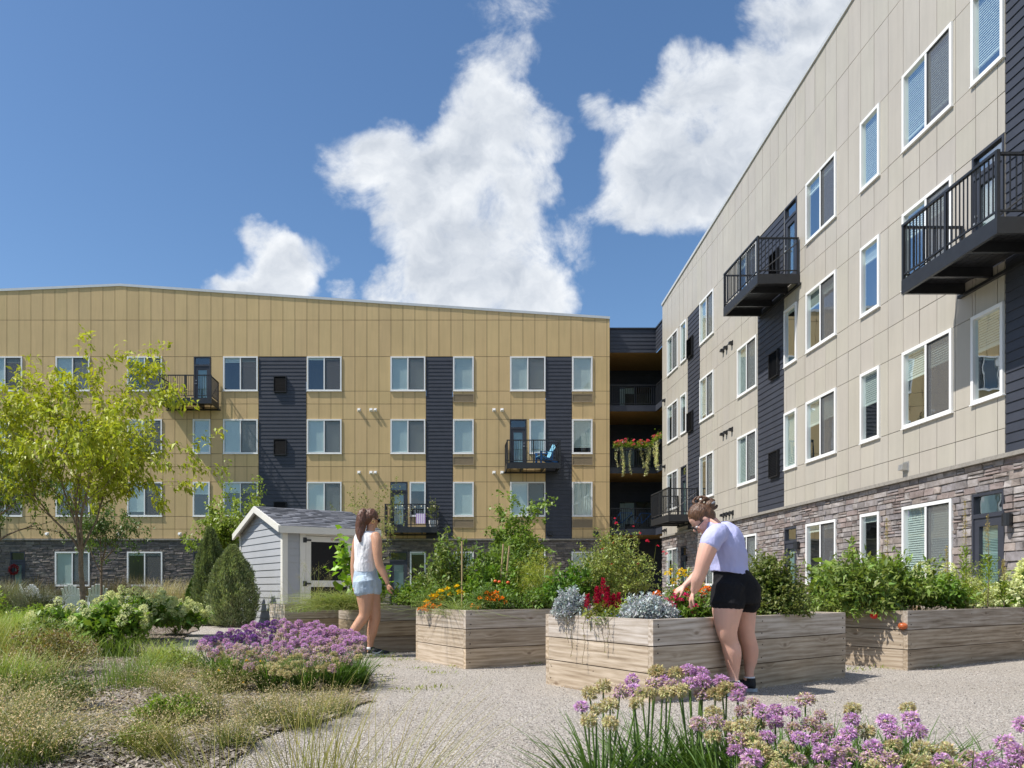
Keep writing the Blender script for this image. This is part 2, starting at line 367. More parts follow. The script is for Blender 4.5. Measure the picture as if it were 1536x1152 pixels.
# planting bed of shredded bark at the left, and the lawn by the far wing
def px_poly(pts):
    q = [G(*p) for p in pts]; out = []
    for a, b in zip(q, q[1:]+q[:1]):
        n = max(1, int((b-a).length/.22)) if (b-a).length < 9 else 1
        for k in range(n): c = a.lerp(b, k/n); out.append((c.x+.16*mnoise.noise(c*1.7), c.y+.16*mnoise.noise(c*1.7+Vector((9, 3, 1)))))
    return out
sheet('mulch_bed', px_poly([(-900, 1500), (200, 1500), (330, 1140), (480, 1080), (560, 1050), (548, 1000), (420, 985), (290, 998), (245, 975), (300, 938), (390, 941), (350, 932), (180, 928), (-700, 930)]), 0.004, M['mulch'])
sheet('lawn', [(-32, 21.5), (-6, 21.5), (-4, 26), (3, 30), (6, 37.9), (-32, 37.9)], 0.008, M['lawn'])
def hills():
    V = []; F = []; n = 90
    for i in range(n):
        a = math.radians(180+ (i/(n-1))*180); r = 420
        h = 34+22*mnoise.noise(Vector((i*0.11, 2.2, 0)))+8*mnoise.noise(Vector((i*0.5, 5, 0)))
        for (rr, z) in ((0.8, -1), (0.95, h*0.6), (1.05, h), (1.3, -1)): V.append((math.cos(a)*r*rr, math.sin(a)*r*rr, z))
    for i in range(n-1):
        for k in range(3): b = i*4+k; F.append((b, b+1, b+5, b+4))
    return np_mesh('hills', np.array(V), np.array(F), M['far_field'], smooth=True)
tag(hills(), kind='structure')

def loose_gravel():
    N = 60000; Y = 2.0+RNG.random(N)**1.5*9; X = (RNG.random(N)*1.25-0.42)*Y*0.95
    s = RNG.uniform(0.0022, 0.0062, N); O = np.array([(1, 0, 0), (0, 1, 0), (-1, 0, 0), (0, -1, 0), (0, 0, .7), (0, 0, -.7)])
    R = RNG.uniform(0.7, 1.3, (N, 6, 1)); ang = RNG.uniform(0, 6.28, N); c, sn = np.cos(ang), np.sin(ang)
    P = O[None]*R*s[:, None, None]; P = np.stack([P[..., 0]*c[:, None]-P[..., 1]*sn[:, None], P[..., 0]*sn[:, None]+P[..., 1]*c[:, None], P[..., 2]], -1)
    P += np.stack([X, Y, s*0.3+0.0], -1)[:, None]
    T_ = np.array([(0, 1, 4), (1, 2, 4), (2, 3, 4), (3, 0, 4), (1, 0, 5), (2, 1, 5), (3, 2, 5), (0, 3, 5)])
    F = (T_[None]+(np.arange(N)*6)[:, None, None]).reshape(-1, 3)
    g = RNG.choice([0.12, 0.26, 0.38, 0.47, 0.57, 0.7], N, p=[.06, .16, .25, .25, .2, .08]); col = np.stack([g, g*0.92, g*0.84], -1).repeat(6, 0)
    m, T, p = material('pebble'); at = T.new('ShaderNodeAttribute'); at.attribute_name = 'Col'; T.l.new(at.outputs[0], p.inputs['Base Color']); p.inputs['Roughness'].default_value = .85
    M['pebble'] = m
    return np_mesh('loose_gravel', P.reshape(-1, 3), F, m, col=col)
tag(loose_gravel(), 'loose angular gravel stones scattered over the gravel ground', 'gravel', kind='stuff')

def in_poly(x, y, poly):
    r = np.zeros(len(x), bool); n = len(poly)
    for i in range(n):
        x1, y1 = poly[i]; x2, y2 = poly[(i+1) % n]
        c = ((y1 > y) != (y2 > y)); with_ = (x2-x1)*(y-y1)/((y2-y1) if abs(y2-y1) > 1e-9 else 1e-9)+x1
        r ^= (c & (x < with_))
    return r
BED = px_poly([(-300, 1500), (200, 1500), (330, 1140), (480, 1080), (560, 1050), (548, 1000), (420, 985), (290, 998), (245, 975), (300, 938), (390, 941), (350, 932), (180, 928), (-400, 930)])
def bark_chips():
    N = 110000; Y = 2.2+RNG.random(N)**1.4*14; X = -RNG.random(N)*Y*0.72+0.3; k = in_poly(X, Y, BED); X, Y = X[k], Y[k]; N = len(X)
    L = RNG.uniform(0.006, 0.026, N); Wd = L*RNG.uniform(0.15, 0.4, N); a = RNG.uniform(0, 6.28, N); tz = RNG.uniform(-0.35, 0.35, N)
    d = np.stack([np.cos(a), np.sin(a), tz], -1)*L[:, None]; u = np.stack([-np.sin(a), np.cos(a), RNG.uniform(-.3, .3, N)], -1)*Wd[:, None]
    c = np.stack([X, Y, 0.010+np.abs(tz)*L], -1); V = np.stack([c-d-u, c+d-u, c+d+u, c-d+u], 1).reshape(-1, 3)
    F = np.arange(N*4).reshape(-1, 4); g = RNG.uniform(0.14, 0.42, N); col = np.stack([g, g*0.86, g*0.72], -1).repeat(4, 0)
    return np_mesh('bark_mulch', V, F, M['pebble'], col=col)
tag(bark_chips(), 'pale shredded bark mulch covering the planting bed', 'mulch', kind='stuff')

# ---------------------------------------------------------------- walls of boards and stones
def sub_rects(rect, holes):
    out = [rect]
    for (a, b, c, d) in holes:
        nxt = []
        for (s0, s1, z0, z1) in out:
            if b <= s0 or a >= s1 or d <= z0 or c >= z1: nxt.append((s0, s1, z0, z1)); continue
            if a > s0: nxt.append((s0, a, z0, z1))
            if b < s1: nxt.append((b, s1, z0, z1))
            m0, m1 = max(a, s0), min(b, s1)
            if c > z0: nxt.append((m0, m1, z0, c))
            if d < z1: nxt.append((m0, m1, d, z1))
        out = nxt
    return [r for r in out if r[1]-r[0] > 0.012 and r[3 if False else 3]-r[2] > 0.012]
def panel_wall(Mp, s_joints, z_levels, ztop, holes, mat, jmat, parent, gap=0.007, tilt=0.004, var=0.03, seed=1):
    r = random.Random(seed); p = MB(); zmax = max(ztop(s) for s in s_joints)
    zl = list(z_levels)+[zmax+0.01]
    for i in range(len(s_joints)-1):
        for k in range(len(zl)-1):
            s0, s1, z0, z1 = s_joints[i], s_joints[i+1], zl[k], zl[k+1]; last = (k == len(zl)-2)
            if z0 > min(ztop(s0), ztop(s1)): continue
            ta, tb = r.uniform(-tilt, tilt), r.uniform(-tilt, tilt); g = 1+r.uniform(-var, var); col = (g, g*r.uniform(.99, 1.01), g*r.uniform(.985, 1.015))
            for (a, b, c, d) in sub_rects((s0, s1, z0, z1), holes):
                a += gap/2; b -= gap/2; c += gap/2
                da, db = (min(d, ztop(a)), min(d, ztop(b))) if last else (d-gap/2, d-gap/2)
                dep = lambda s, z: 0.016+ta*(s-s0)/(s1-s0)+tb*(z-z0)/max(z1-z0, .1)
                P = [Mp(a, c, -0.005), Mp(b, c, -0.005), Mp(b, c, dep(b, c)), Mp(a, c, dep(a, c)), Mp(a, da, -0.005), Mp(b, db, -0.005), Mp(b, db, dep(b, db)), Mp(a, da, dep(a, da))]
                p.hexa(P, col)
    p.build('wall_panels', mat, parent)
    q = MB()
    for (a, b, c, d) in sub_rects((s_joints[0], s_joints[-1], z_levels[0], z_levels[-1]), holes): q.quad(Mp(a, c, 0), Mp(b, c, 0), Mp(b, d, 0), Mp(a, d, 0))
    for i in range(len(s_joints)-1):
        a, b = s_joints[i], s_joints[i+1]; q.quad(Mp(a, z_levels[-1], 0), Mp(b, z_levels[-1], 0), Mp(b, ztop(b), 0), Mp(a, ztop(a), 0))
    q.build('wall_sheathing', jmat, parent)
def lap_siding(Mp, s0, s1, z0, z1, holes, mat, parent, course=0.18, name='lap_siding', out=0.022):
    p = MB(); n = max(1, int(round((z1-z0)/course))); c = (z1-z0)/n
    for k in range(n):
        for (a, b, lo, hi) in sub_rects((s0, s1, z0+k*c, z0+(k+1)*c), holes):
            dl = out-(lo-(z0+k*c))/c*(out-0.004); dh = out-(hi-(z0+k*c))/c*(out-0.004)
            p.quad(Mp(a, lo, dl), Mp(b, lo, dl), Mp(b, hi, dh), Mp(a, hi, dh)); p.quad(Mp(a, lo, -0.004), Mp(b, lo, -0.004), Mp(b, lo, dl), Mp(a, lo, dl))
            p.quad(Mp(a, lo, -.004), Mp(a, lo, dl), Mp(a, hi, dh), Mp(a, hi, -.004)); p.quad(Mp(b, lo, -.004), Mp(b, lo, dl), Mp(b, hi, dh), Mp(b, hi, -.004))
    return p.build(name, mat, parent)
def stone_wall(Mp, s0, s1, z0, z1, holes, parent, palette, seed, hmin=0.07, hmax=0.15, lmin=0.16, lmax=0.5):
    r = random.Random(seed); p = MB(); z = z0
    while z < z1-0.02:
        h = min(r.uniform(hmin, hmax), z1-z); s = s0-r.random()*0.3
        while s < s1:
            L = r.uniform(lmin, lmax); a0, b0 = max(s, s0), min(s+L, s1); s += L
            if b0-a0 < 0.03: continue
            split = r.random() < 0.3 and h > 0.1
            for (lo, hi) in (((z, z+h*0.5), (z+h*0.5, z+h)) if split else ((z, z+h),)):
                base = r.choice(palette); g = r.uniform(0.84, 1.16); col = tuple(c*g for c in base); d = r.uniform(0.018, 0.042); d2 = [d+r.uniform(-.014, .014) for _ in range(4)]
                for (a, b, c, e) in sub_rects((a0, b0, lo, hi), holes):
                    q = 0.006; a += q; b -= q; c += q; e -= q
                    if b-a < .02 or e-c < .015: continue
                    ch = 0.008; j = lambda: r.uniform(-.004, .004)
                    back = [Mp(a, c, 0), Mp(b, c, 0), Mp(b, e, 0), Mp(a, e, 0)]
                    fr = [Mp(a+ch+j(), c+ch+j(), d2[0]), Mp(b-ch+j(), c+ch+j(), d2[1]), Mp(b-ch+j(), e-ch+j(), d2[2]), Mp(a+ch+j(), e-ch+j(), d2[3])]
                    p.add(back+fr, [(4, 5, 6, 7), (0, 1, 5, 4), (1, 2, 6, 5), (2, 3, 7, 6), (3, 0, 4, 7)], col)
        z += h
    p.build('stone_base', M['stone'], parent)
    q = MB()
    for (a, b, c, d) in sub_rects((s0, s1, z0, z1), holes): q.quad(Mp(a, c, 0.004), Mp(b, c, 0.004), Mp(b, d, 0.004), Mp(a, d, 0.004))
    q.build('mortar_bed', M['mortar'], parent)

def blind_slats(Mp, a, b, zt, zb, depth, pitch=0.05):
    m = MB(); n = int((zt-zb)/pitch)
    for i in range(n): z = zt-(i+1)*pitch; m.quad(Mp(a, z, depth+.012), Mp(b, z, depth+.012), Mp(b, z+pitch*1.02, depth-.012), Mp(a, z+pitch*1.02, depth-.012))
    m.box(a, b, depth-.02, depth+.02, zb-.01, zb+.03, lambda x, y, z: Mp(x, z, y)); return m
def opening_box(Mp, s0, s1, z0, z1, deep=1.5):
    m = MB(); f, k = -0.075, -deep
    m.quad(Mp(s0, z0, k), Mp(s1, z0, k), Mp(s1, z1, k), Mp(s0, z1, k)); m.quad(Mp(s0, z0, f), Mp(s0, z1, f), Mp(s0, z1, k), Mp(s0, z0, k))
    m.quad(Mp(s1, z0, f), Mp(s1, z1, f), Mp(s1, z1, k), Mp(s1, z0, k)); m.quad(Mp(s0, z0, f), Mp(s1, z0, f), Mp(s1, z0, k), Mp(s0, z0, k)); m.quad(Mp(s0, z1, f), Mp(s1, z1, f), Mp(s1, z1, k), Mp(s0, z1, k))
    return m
def window(Mp, parent, s0, s1, zb, zt, dbl, r, scr_hi=True, blind=None, curtain=False, fw=0.07):
    B = lambda m, a, b, c, d, e, f: m.box(a, b, e, f, c, d, lambda x, y, z: Mp(x, z, y))
    m = MB(); o, i = 0.055, -0.07
    B(m, s0, s1, zt-fw, zt, i, o); B(m, s0, s1, zb, zb+fw, i, o); B(m, s0, s0+fw, zb+fw, zt-fw, i, o); B(m, s1-fw, s1, zb+fw, zt-fw, i, o)
    B(m, s0-.02, s1+.02, zb-.022, zb-.002, i, o+.015)
    halves = [(s0+fw, s1-fw)]
    if dbl:
        c = (s0+s1)/2; B(m, c-.03, c+.03, zb+fw, zt-fw, i, o-.006); halves = [(s0+fw, c-.03), (c+.03, s1-fw)]
    w = m.build('window', M['white_vinyl'], parent)
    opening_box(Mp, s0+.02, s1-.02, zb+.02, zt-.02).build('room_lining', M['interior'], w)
    for h, (a, b) in enumerate(halves):
        z0, z1 = zb+fw, zt-fw; t = [r.uniform(-.003, .003) for _ in range(4)]
        g = MB(); g.quad(Mp(a, z0, .0+t[0]), Mp(b, z0, .0+t[1]), Mp(b, z1, .0+t[2]), Mp(a, z1, .0+t[0]+t[2]-t[1])); g.build('pane', M['glass'], w)
        bl = blind if blind is not None else r.choice([1.0, 1.0, .95, .9, .45, .3, .15, 0.1])
        if isinstance(bl, (tuple, list)): bl = bl[h]
        if curtain:
            q = MB(); nn = 26
            for k in range(nn):
                x0, x1 = a+(b-a)*k/nn, a+(b-a)*(k+1)/nn; dd = lambda x: -0.06+0.02*math.sin(x*38+math.sin(x*9)*2)
                q.quad(Mp(x0, z0, dd(x0)), Mp(x1, z0, dd(x1)), Mp(x1, z1, dd(x1)), Mp(x0, z1, dd(x0)))
            q.build('curtain', M['curtain'], w)
        elif bl > 0.04: blind_slats(Mp, a+.01, b-.01, z1, z1-(z1-z0)*bl+.02, -0.05).build('blind', M['blind'], w)
        if dbl and (h == 1) == scr_hi:
            q = MB(); q.quad(Mp(a, z0, .022), Mp(b, z0, .022), Mp(b, z1, .022), Mp(a, z1, .022)); q.build('insect_screen', M['insect_mesh'], w)
            q = MB()
            for (x0, x1, y0, y1) in ((a, b, z0, z0+.022), (a, b, z1-.022, z1), (a, a+.022, z0+.022, z1-.022), (b-.022, b, z0+.022, z1-.022)): B(q, x0, x1, y0, y1, .012, .034)
            q.build('screen_frame', M['black_metal'], w)
    return w
def door(Mp, parent, s0, s1, zb, zt, handle_hi=True, trans=0.42):
    B = lambda m, a, b, c, d, e, f: m.box(a, b, e, f, c, d, lambda x, y, z: Mp(x, z, y))
    m = MB(); i, o = -.08, .03; f = .05
    B(m, s0, s0+f, zb, zt, i, o); B(m, s1-f, s1, zb, zt, i, o); B(m, s0+f, s1-f, zt-f, zt, i, o); B(m, s0+f, s1-f, zt-trans-f, zt-trans+.03, i, o)
    z1 = zt-trans-f; B(m, s0+f, s0+f+.13, zb, z1, i, .01); B(m, s1-f-.13, s1-f, zb, z1, i, .01); B(m, s0+f+.13, s1-f-.13, z1-.16, z1, i, .01); B(m, s0+f+.13, s1-f-.13, zb, zb+.24, i, .01)
    d = m.build('door', M['charcoal_siding'], parent)
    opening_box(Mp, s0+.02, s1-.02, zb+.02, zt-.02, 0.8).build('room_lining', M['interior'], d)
    for (a, b, c, e) in ((s0+f, s1-f, zt-trans+.03, zt-f), (s0+f+.13, s1-f-.13, zb+.24, z1-.16)):
        g = MB(); g.quad(Mp(a, c, -.03), Mp(b, c, -.03), Mp(b, e, -.03), Mp(a, e, -.03)); g.build('pane', M['glass'], d)
    blind_slats(Mp, s0+f+.14, s1-f-.14, z1-.17, zb+.25, -.06, .03).build('blind', M['door_blind'], d)
    hs = (s1-f-.065) if handle_hi else (s0+f+.065); h = MB(); B(h, hs-.025, hs+.025, zb+.98, zb+1.03, .01, .06); B(h, hs-.06, hs+.02, zb+.99, zb+1.015, .05, .07); B(h, hs-.02, hs+.02, zb+1.14, zb+1.18, .01, .04)
    h.build('handle', M['galvanised'], d); return d
def balcony(Mp, parent, s0, s1, zf, depth=1.27, name='balcony', brace=True):
    B = lambda m, a, b, c, d, e, f: m.box(a, b, e, f, c, d, lambda x, y, z: Mp(x, z, y))
    m = MB(); zb = zf-.27
    B(m, s0, s1, zb, zf, depth-.06, depth); B(m, s0, s0+.06, zb, zf, .03, depth-.06); B(m, s1-.06, s1, zb, zf, .03, depth-.06)
    n = 9
    for k in range(n):
        a = .03+(depth-.09)*k/n; B(m, s0+.06, s1-.06, zf-.07, zf-.035, a+.004, a+(depth-.09)/n-.004)
    for q in (.3, .7): c = s0+(s1-s0)*q; B(m, c-.04, c+.04, zb+.02, zf-.07, .03, depth-.06)
    B(m, s0-.08, s1+.08, zb-.06, zb-.003, -.0, .09)
    b = m.build(name, M['black_metal'], parent); q = MB(); t = zf+1.05; d = depth-.03; pt = .055
    for s in (s0+.03, (s0+s1)/2, s1-.03): B(q, s-pt/2, s+pt/2, zf, t, d-pt/2, d+pt/2)
    for s in (s0+.03, s1-.03): B(q, s-pt/2, s+pt/2, zf, t-.04, .05, .05+pt)
    B(q, s0, s1, t, t+.045, d-.03, d+.03); B(q, s0+.06, s1-.06, zf+.09, zf+.12, d-.015, d+.015)
    for s in (s0+.03, s1-.03): B(q, s-.028, s+.028, t-.04+.002, t+.003, .05, d-.035); B(q, s-.015, s+.015, zf+.09, zf+.12, .09, d-.035)
    n = int((s1-s0)/.105)
    for k in range(1, n):
        s = s0+.03+(s1-s0-.06)*k/n
        if abs(s-(s0+s1)/2) > .04: B(q, s-.009, s+.009, zf+.12, t, d-.009, d+.009)
    n = int(depth/.105)
    for k in range(1, n):
        y = .08+(d-.08)*k/n
        for s in (s0+.03, s1-.03): B(q, s-.009, s+.009, zf+.12, t-.04, y-.009, y+.009)
    if brace:
        for s in (s0+.03, s1-.03): q.tube([Mp(s, zf+.02, d-.02), Mp(s, t-.12, .05)], .016, 6)
    q.build('railing', M['black_metal'], b); return b
def louver_box(Mp, parent, s0, s1, z0, z1, mat='louver', d=0.1, name='vent_grille'):
    m = MB(); B = lambda a, b, c, e, f, g: m.box(a, b, f, g, c, e, lambda x, y, z: Mp(x, z, y))
    B(s0, s1, z0, z0+.03, 0, d); B(s0, s1, z1-.03, z1, 0, d); B(s0, s0+.03, z0+.03, z1-.03, 0, d); B(s1-.03, s1, z0+.03, z1-.03, 0, d)
    n = int((z1-z0)/.05)
    for k in range(n): z = z0+.03+(z1-z0-.06)*k/n; m.quad(Mp(s0+.03, z, d-.01), Mp(s1-.03, z, d-.01), Mp(s1-.03, z+.045, d-.05), Mp(s0+.03, z+.045, d-.05))
    m.quad(Mp(s0, z0, .02), Mp(s1, z0, .02), Mp(s1, z1, .02), Mp(s0, z1, .02)); return m.build(name, M[mat], parent)
def vent_hood(Mp, parent, s, z, mat='white_vinyl', w=.11):
    m = MB(); a = [Mp(s-w/2, z+w*.5, .0), Mp(s+w/2, z+w*.5, .0), Mp(s+w/2, z+w*.35, .13), Mp(s-w/2, z+w*.35, .13)]; b = [Mp(s-w/2, z-w*.5, .0), Mp(s+w/2, z-w*.5, .0), Mp(s+w/2, z-w*.35, .15), Mp(s-w/2, z-w*.35, .15)]
    m.hexa(b+a); m.box(s-w*.7, s+w*.7, .0, .02, z-w*.7, z+w*.7, lambda x, y, zz: Mp(x, zz, y)); return m.build('vent_hood', M[mat], parent)

FL = [(12.19, 10.5), (9.12, 7.43), (6.05, 4.36)]; GL = (2.63, .95); LEDGE = 3.27
RJ = [-2.32, -1.70, 0.0]
ZL = [LEDGE, 3.74, 4.36, 6.05, 6.80, 7.43, 9.12, 9.87, 10.5, 12.19, 13.98]
def joints(a, b, ph, st=.588):
    k = math.ceil((a-ph)/st); o = [a]
    while ph+k*st < b-.02:
        if ph+k*st > a+.02: o.append(ph+k*st)
        k += 1
    return o+[b]

# ---------------------------------------------------------------- the ochre wing
YB = 38.07
bx = lambda px: (px-PX)/30.6
MBk = lambda s, z, d: (s, YB-d, z)
def ochre_wing():
    R = random.Random(5)
    A = thing('apartment_building', 'ochre panelled four-storey apartment wing with charcoal siding strips and dark stone base, facing the camera', 'building', (0, 0, 0))
    D, N = 'D', 'N'
    cols = {  # px ranges of each storey's openings: (x0, x1, kind)
        0: [(-130, -78, D), (-18, 34, D), (84, 135, D), (191, 243.5, D), (291, 316, 'door'), (335, 387, D), (460.4, 512.5, D), (585.7, 638, D), (679.5, 710.5, N), (765, 818, D), (858, 888.5, N)],
        1: [(-130, -78, D), (-18, 34, D), (84, 135, D), (191, 243.5, D), (289.5, 316, N), (335, 387, D), (460.4, 512.5, D), (585.7, 638, D), (679.5, 710.5, N), (765, 789.5, 'door'), (794, 818, N), (858, 888.5, N)],
        2: [(-130, -78, D), (-18, 34, D), (84, 135, D), (191, 243.5, D), (289.5, 315, N), (335, 387, D), (460.4, 512.5, D), (585.7, 611, 'door'), (614.5, 638.5, N), (679.5, 710.5, N), (765, 818, D), (858, 888.5, N)],
        3: [(-130, -78, D), (16, 38, 'door'), (83, 135, D), (191, 244, D), (290, 315, 'door'), (335, 387, D), (460.4, 512.5, D), (585, 611, 'door'), (615, 638.5, N), (679.5, 710.5, N), (765, 818, D), (857, 888.5, N)]}
    bl = {(0, 3): (.12, .1), (0, 5): (.14, .12), (0, 6): (.06, .05), (0, 7): (1, 1), (0, 8): 1, (0, 9): (1, 1), (0, 10): 1, (1, 4): 1, (1, 5): (1, 1), (1, 6): (1, 1), (1, 7): (1, 1), (1, 8): 1, (1, 10): 1, (1, 11): .85,
          (2, 3): (.9, .3), (2, 4): .35, (2, 5): (.3, .3), (2, 6): (.97, .95), (2, 8): .25, (2, 9): 1, (2, 10): (1, .55), (3, 2): (1, .9), (3, 3): (.08, .08), (3, 8): .05, (3, 9): .5, (3, 10): (.9, .9)}
    dark = [(-70, -26), (388, 459.6), (639, 679.3), (818.2, 857.7)]
    holes = [(bx(a), bx(b), LEDGE, 12.19) for a, b in dark]; gh = []
    for k, L in cols.items():
        zt, zb = (FL[k] if k < 3 else GL)
        for i, (a, b, kind) in enumerate(L):
            s0, s1 = bx(a), bx(b)
            if kind == 'door': z0 = (zt-2.33 if k < 3 else .05); (holes if k < 3 else gh).append((s0, s1, z0, zt)); door(MBk, A, s0, s1, z0, zt, handle_hi=(k != 0 and True) and not (k == 0))
            else:
                (holes if k < 3 else gh).append((s0, s1, zb, zt))
                window(MBk, A, s0, s1, zb, zt, kind == D, R, True, bl.get((k, i)), curtain=((k, i) in ((2, 11), (3, 11))))
    XL, XR = -26.2, bx(914.5)
    def ztop(s):
        pk = bx(180); return 15.66-(s-pk)*(15.66-14.05)/(XR-pk) if s > pk else 15.66-(pk-s)*0.043
    js = joints(XL, XR, bx(460.5)); k = bx(180)
    panel_wall(MBk, js, ZL, ztop, holes, M['tan_panel'], M['joint'], A, gap=.020, tilt=.0035, var=.025, seed=3)
    for (a, b) in dark: lap_siding(MBk, bx(a)+.01, bx(b)-.01, LEDGE, 12.17, [], M['charcoal_siding'], A)
    pal = [(.19, .17, .165), (.24, .21, .20), (.15, .14, .14), (.26, .23, .205), (.20, .175, .165)]
    stone_wall(MBk, XL, XR, -.05, LEDGE-.08, gh, A, pal, 11, .08, .16, .2, .6)
    m = MB(); m.box(XL, XR, YB-.10, YB+.0, LEDGE-.08, LEDGE-.004); m.build('stone_ledge', M['ledge'], A)
    m = MB(); pts = [XL, k, XR]
    for a, b in zip(pts[:-1], pts[1:]):
        m.hexa([(a, YB-.05, ztop(a)-.02), (b, YB-.05, ztop(b)-.02), (b, YB+.3, ztop(b)-.02), (a, YB+.3, ztop(a)-.02), (a, YB-.05, ztop(a)+.10), (b, YB-.05, ztop(b)+.10), (b, YB+.3, ztop(b)+.10), (a, YB+.3, ztop(a)+.10)])
    m.build('parapet_coping', M['metal_coping'], A)
    m = MB(); Z = lambda s: ztop(s)-.03
    m.add([(XL, YB+.01, Z(XL)), (k, YB+.01, Z(k)), (XR-.02, YB+.01, Z(XR)), (XR-.02, YB+16, Z(XR)), (k, YB+16, Z(k)), (XL, YB+16, Z(XL))], [(0, 1, 4, 5), (1, 2, 3, 4)]); m.build('roof', M['concrete'], A)
    m = MB(); x = XR-.01; m.quad((x, YB, 0), (x, YB+16, 0), (x, YB+16, Z(XR)), (x, YB, Z(XR))); m.quad((XL, YB, 0), (XL, YB+16, 0), (XL, YB+16, Z(XL)), (XL, YB, Z(XL)))
    m.quad((XL, YB+16, 0), (XR-.01, YB+16, 0), (XR-.01, YB+16, Z(XR)-.1), (XL, YB+16, Z(XL)-.1)); m.build('side_wall', M['tan_panel'], A)
    for (a, b) in ((411, 430),):
        for zt, _ in FL: louver_box(MBk, A, bx(a), bx(b), zt-1.76, zt-.98, d=.12)
    for (a, b) in ((679.5, 710.5), (858, 888.5)):
        for k2, (zt, zb) in enumerate(FL): louver_box(MBk, A, bx(a), bx(b), zb-.55, zb-.14, 'tan_louver', .05, 'vent_grille')
    for z in (9.58, 6.51):
        for px in (179, 538.5, 556.5, 563, 741, 753): vent_hood(MBk, A, bx(px), z)
    for px in (71, 178, 270): vent_hood(MBk, A, bx(px), 3.5)
    for px in (894, 825): vent_hood(MBk, A, bx(px), 3.5, 'black_metal', .2)
    balcony(MBk, A, -13.54, -11.05, 9.87); balcony(MBk, A, 2.94, 5.50, 6.79); balcony(MBk, A, -2.85, -.35, 3.75)
    balcony(MBk, A, -26.0, -23.6, 6.79)
    # the recessed corner balconies
    YF, XI = 38.3, 10.42; Mf = lambda s, z, d: (s, YF-d, z); Ms = lambda s, z, d: (XI-d, s, z); Mr = lambda s, z, d: (s, 41.4-d, z)
    lap_siding(Mf, XR+.01, XI-.0, 12.46, 13.6, [], M['charcoal_siding'], A, .19); lap_siding(Ms, 36.4, YF-.0, 12.46, 13.6, [], M['charcoal_siding'], A, .19)
    m = MB(); m.box(XR, XI+.1, YF-.05, YF+.2, 13.6, 13.68); m.box(XI-.05, XI+.2, 36.38, YF-.05, 13.6, 13.68); m.build('parapet_coping', M['black_metal'], A)
    for (z1, z0) in ((9.86, 9.57), (6.80, 6.51), (3.78, 3.47), (12.6, 12.46)):
        if z1 < 12:
            m = MB(); m.box(XR+.01, XI, YF-.02, YF+.06, z0, z1); m.box(XI-.02, XI+.06, 36.4, YF-.02, z0, z1); m.box(XR+.01, 14, YF+.06, 41.4, z1-.1, z1-.02); m.box(XI+.06, 14, 36.4, YF+.06, z1-.1, z1-.02); m.build('balcony_floor', M['charcoal_siding'], A)
            q = MB(); B = q.box
            B(XR+.02, XI, YF, YF+.04, z1+.98, z1+1.02); B(XR+.02, XI, YF, YF+.04, z1+.06, z1+.09); B(XI, XI+.04, 36.4, YF, z1+.98, z1+1.02)
            n = 22
            for k2 in range(n): s = XR+.1+(XI-XR-.1)*k2/(n-1); B(s-.01, s+.01, YF+.01, YF+.03, z1+.09, z1+.98)
            for k2 in range(16): s = 36.5+1.8*k2/15; B(XI+.01, XI+.03, s-.01, s+.01, z1, z1+.98)
            q.build('railing', M['black_metal'], A)
        m = MB(); m.box(XR+.01, 14, YF+.061, 41.4, z0-.02, z0+.02); m.box(XI+.061, 14, 36.4, YF+.061, z0-.02, z0+.02); m.build('soffit', M['soffit_wood'], A)
    rh = []
    for zt in (11.6, 8.55, 5.48): rh.append((9.28, 11.05, zt-1.95, zt))
    lap_siding(Mr, XR, 14, 0, 12.6, rh, M['charcoal_siding'], A)
    for i, (a, b, c, d) in enumerate(rh):
        B = lambda mm, x0, x1, y0, y1, e, f: mm.box(x0, x1, e, f, y0, y1, lambda x, y, z: Mr(x, z, y))
        m = MB(); fw = .05; B(m, a, b, d-fw, d, -.05, .03); B(m, a, a+fw, c, d-fw, -.05, .03); B(m, b-fw, b, c, d-fw, -.05, .03); cc = (a+b)/2; B(m, cc-.04, cc+.04, c, d-fw, -.05, .035)
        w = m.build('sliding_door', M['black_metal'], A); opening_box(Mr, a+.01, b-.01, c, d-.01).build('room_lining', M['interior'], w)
        for (x0, x1) in ((a+fw, cc-.04), (cc+.04, b-fw)): g = MB(); g.quad(Mr(x0, c, 0), Mr(x1, c, 0), Mr(x1, d-fw, 0), Mr(x0, d-fw, 0)); g.build('pane', M['glass'], w)
        q = MB(); q.quad(Mr(a+fw, c, -.12), Mr(a+.35, c, -.12), Mr(a+.35, d-.1, -.12), Mr(a+fw, d-.1, -.12)); q.build('curtain', M['curtain'], w)
        blind_slats(Mr, a+.36, cc-.05, d-.07, (d-1.2 if i else d-.35), -.12).build('blind', M['blind'], w)
    return A
OCHRE = ochre_wing()

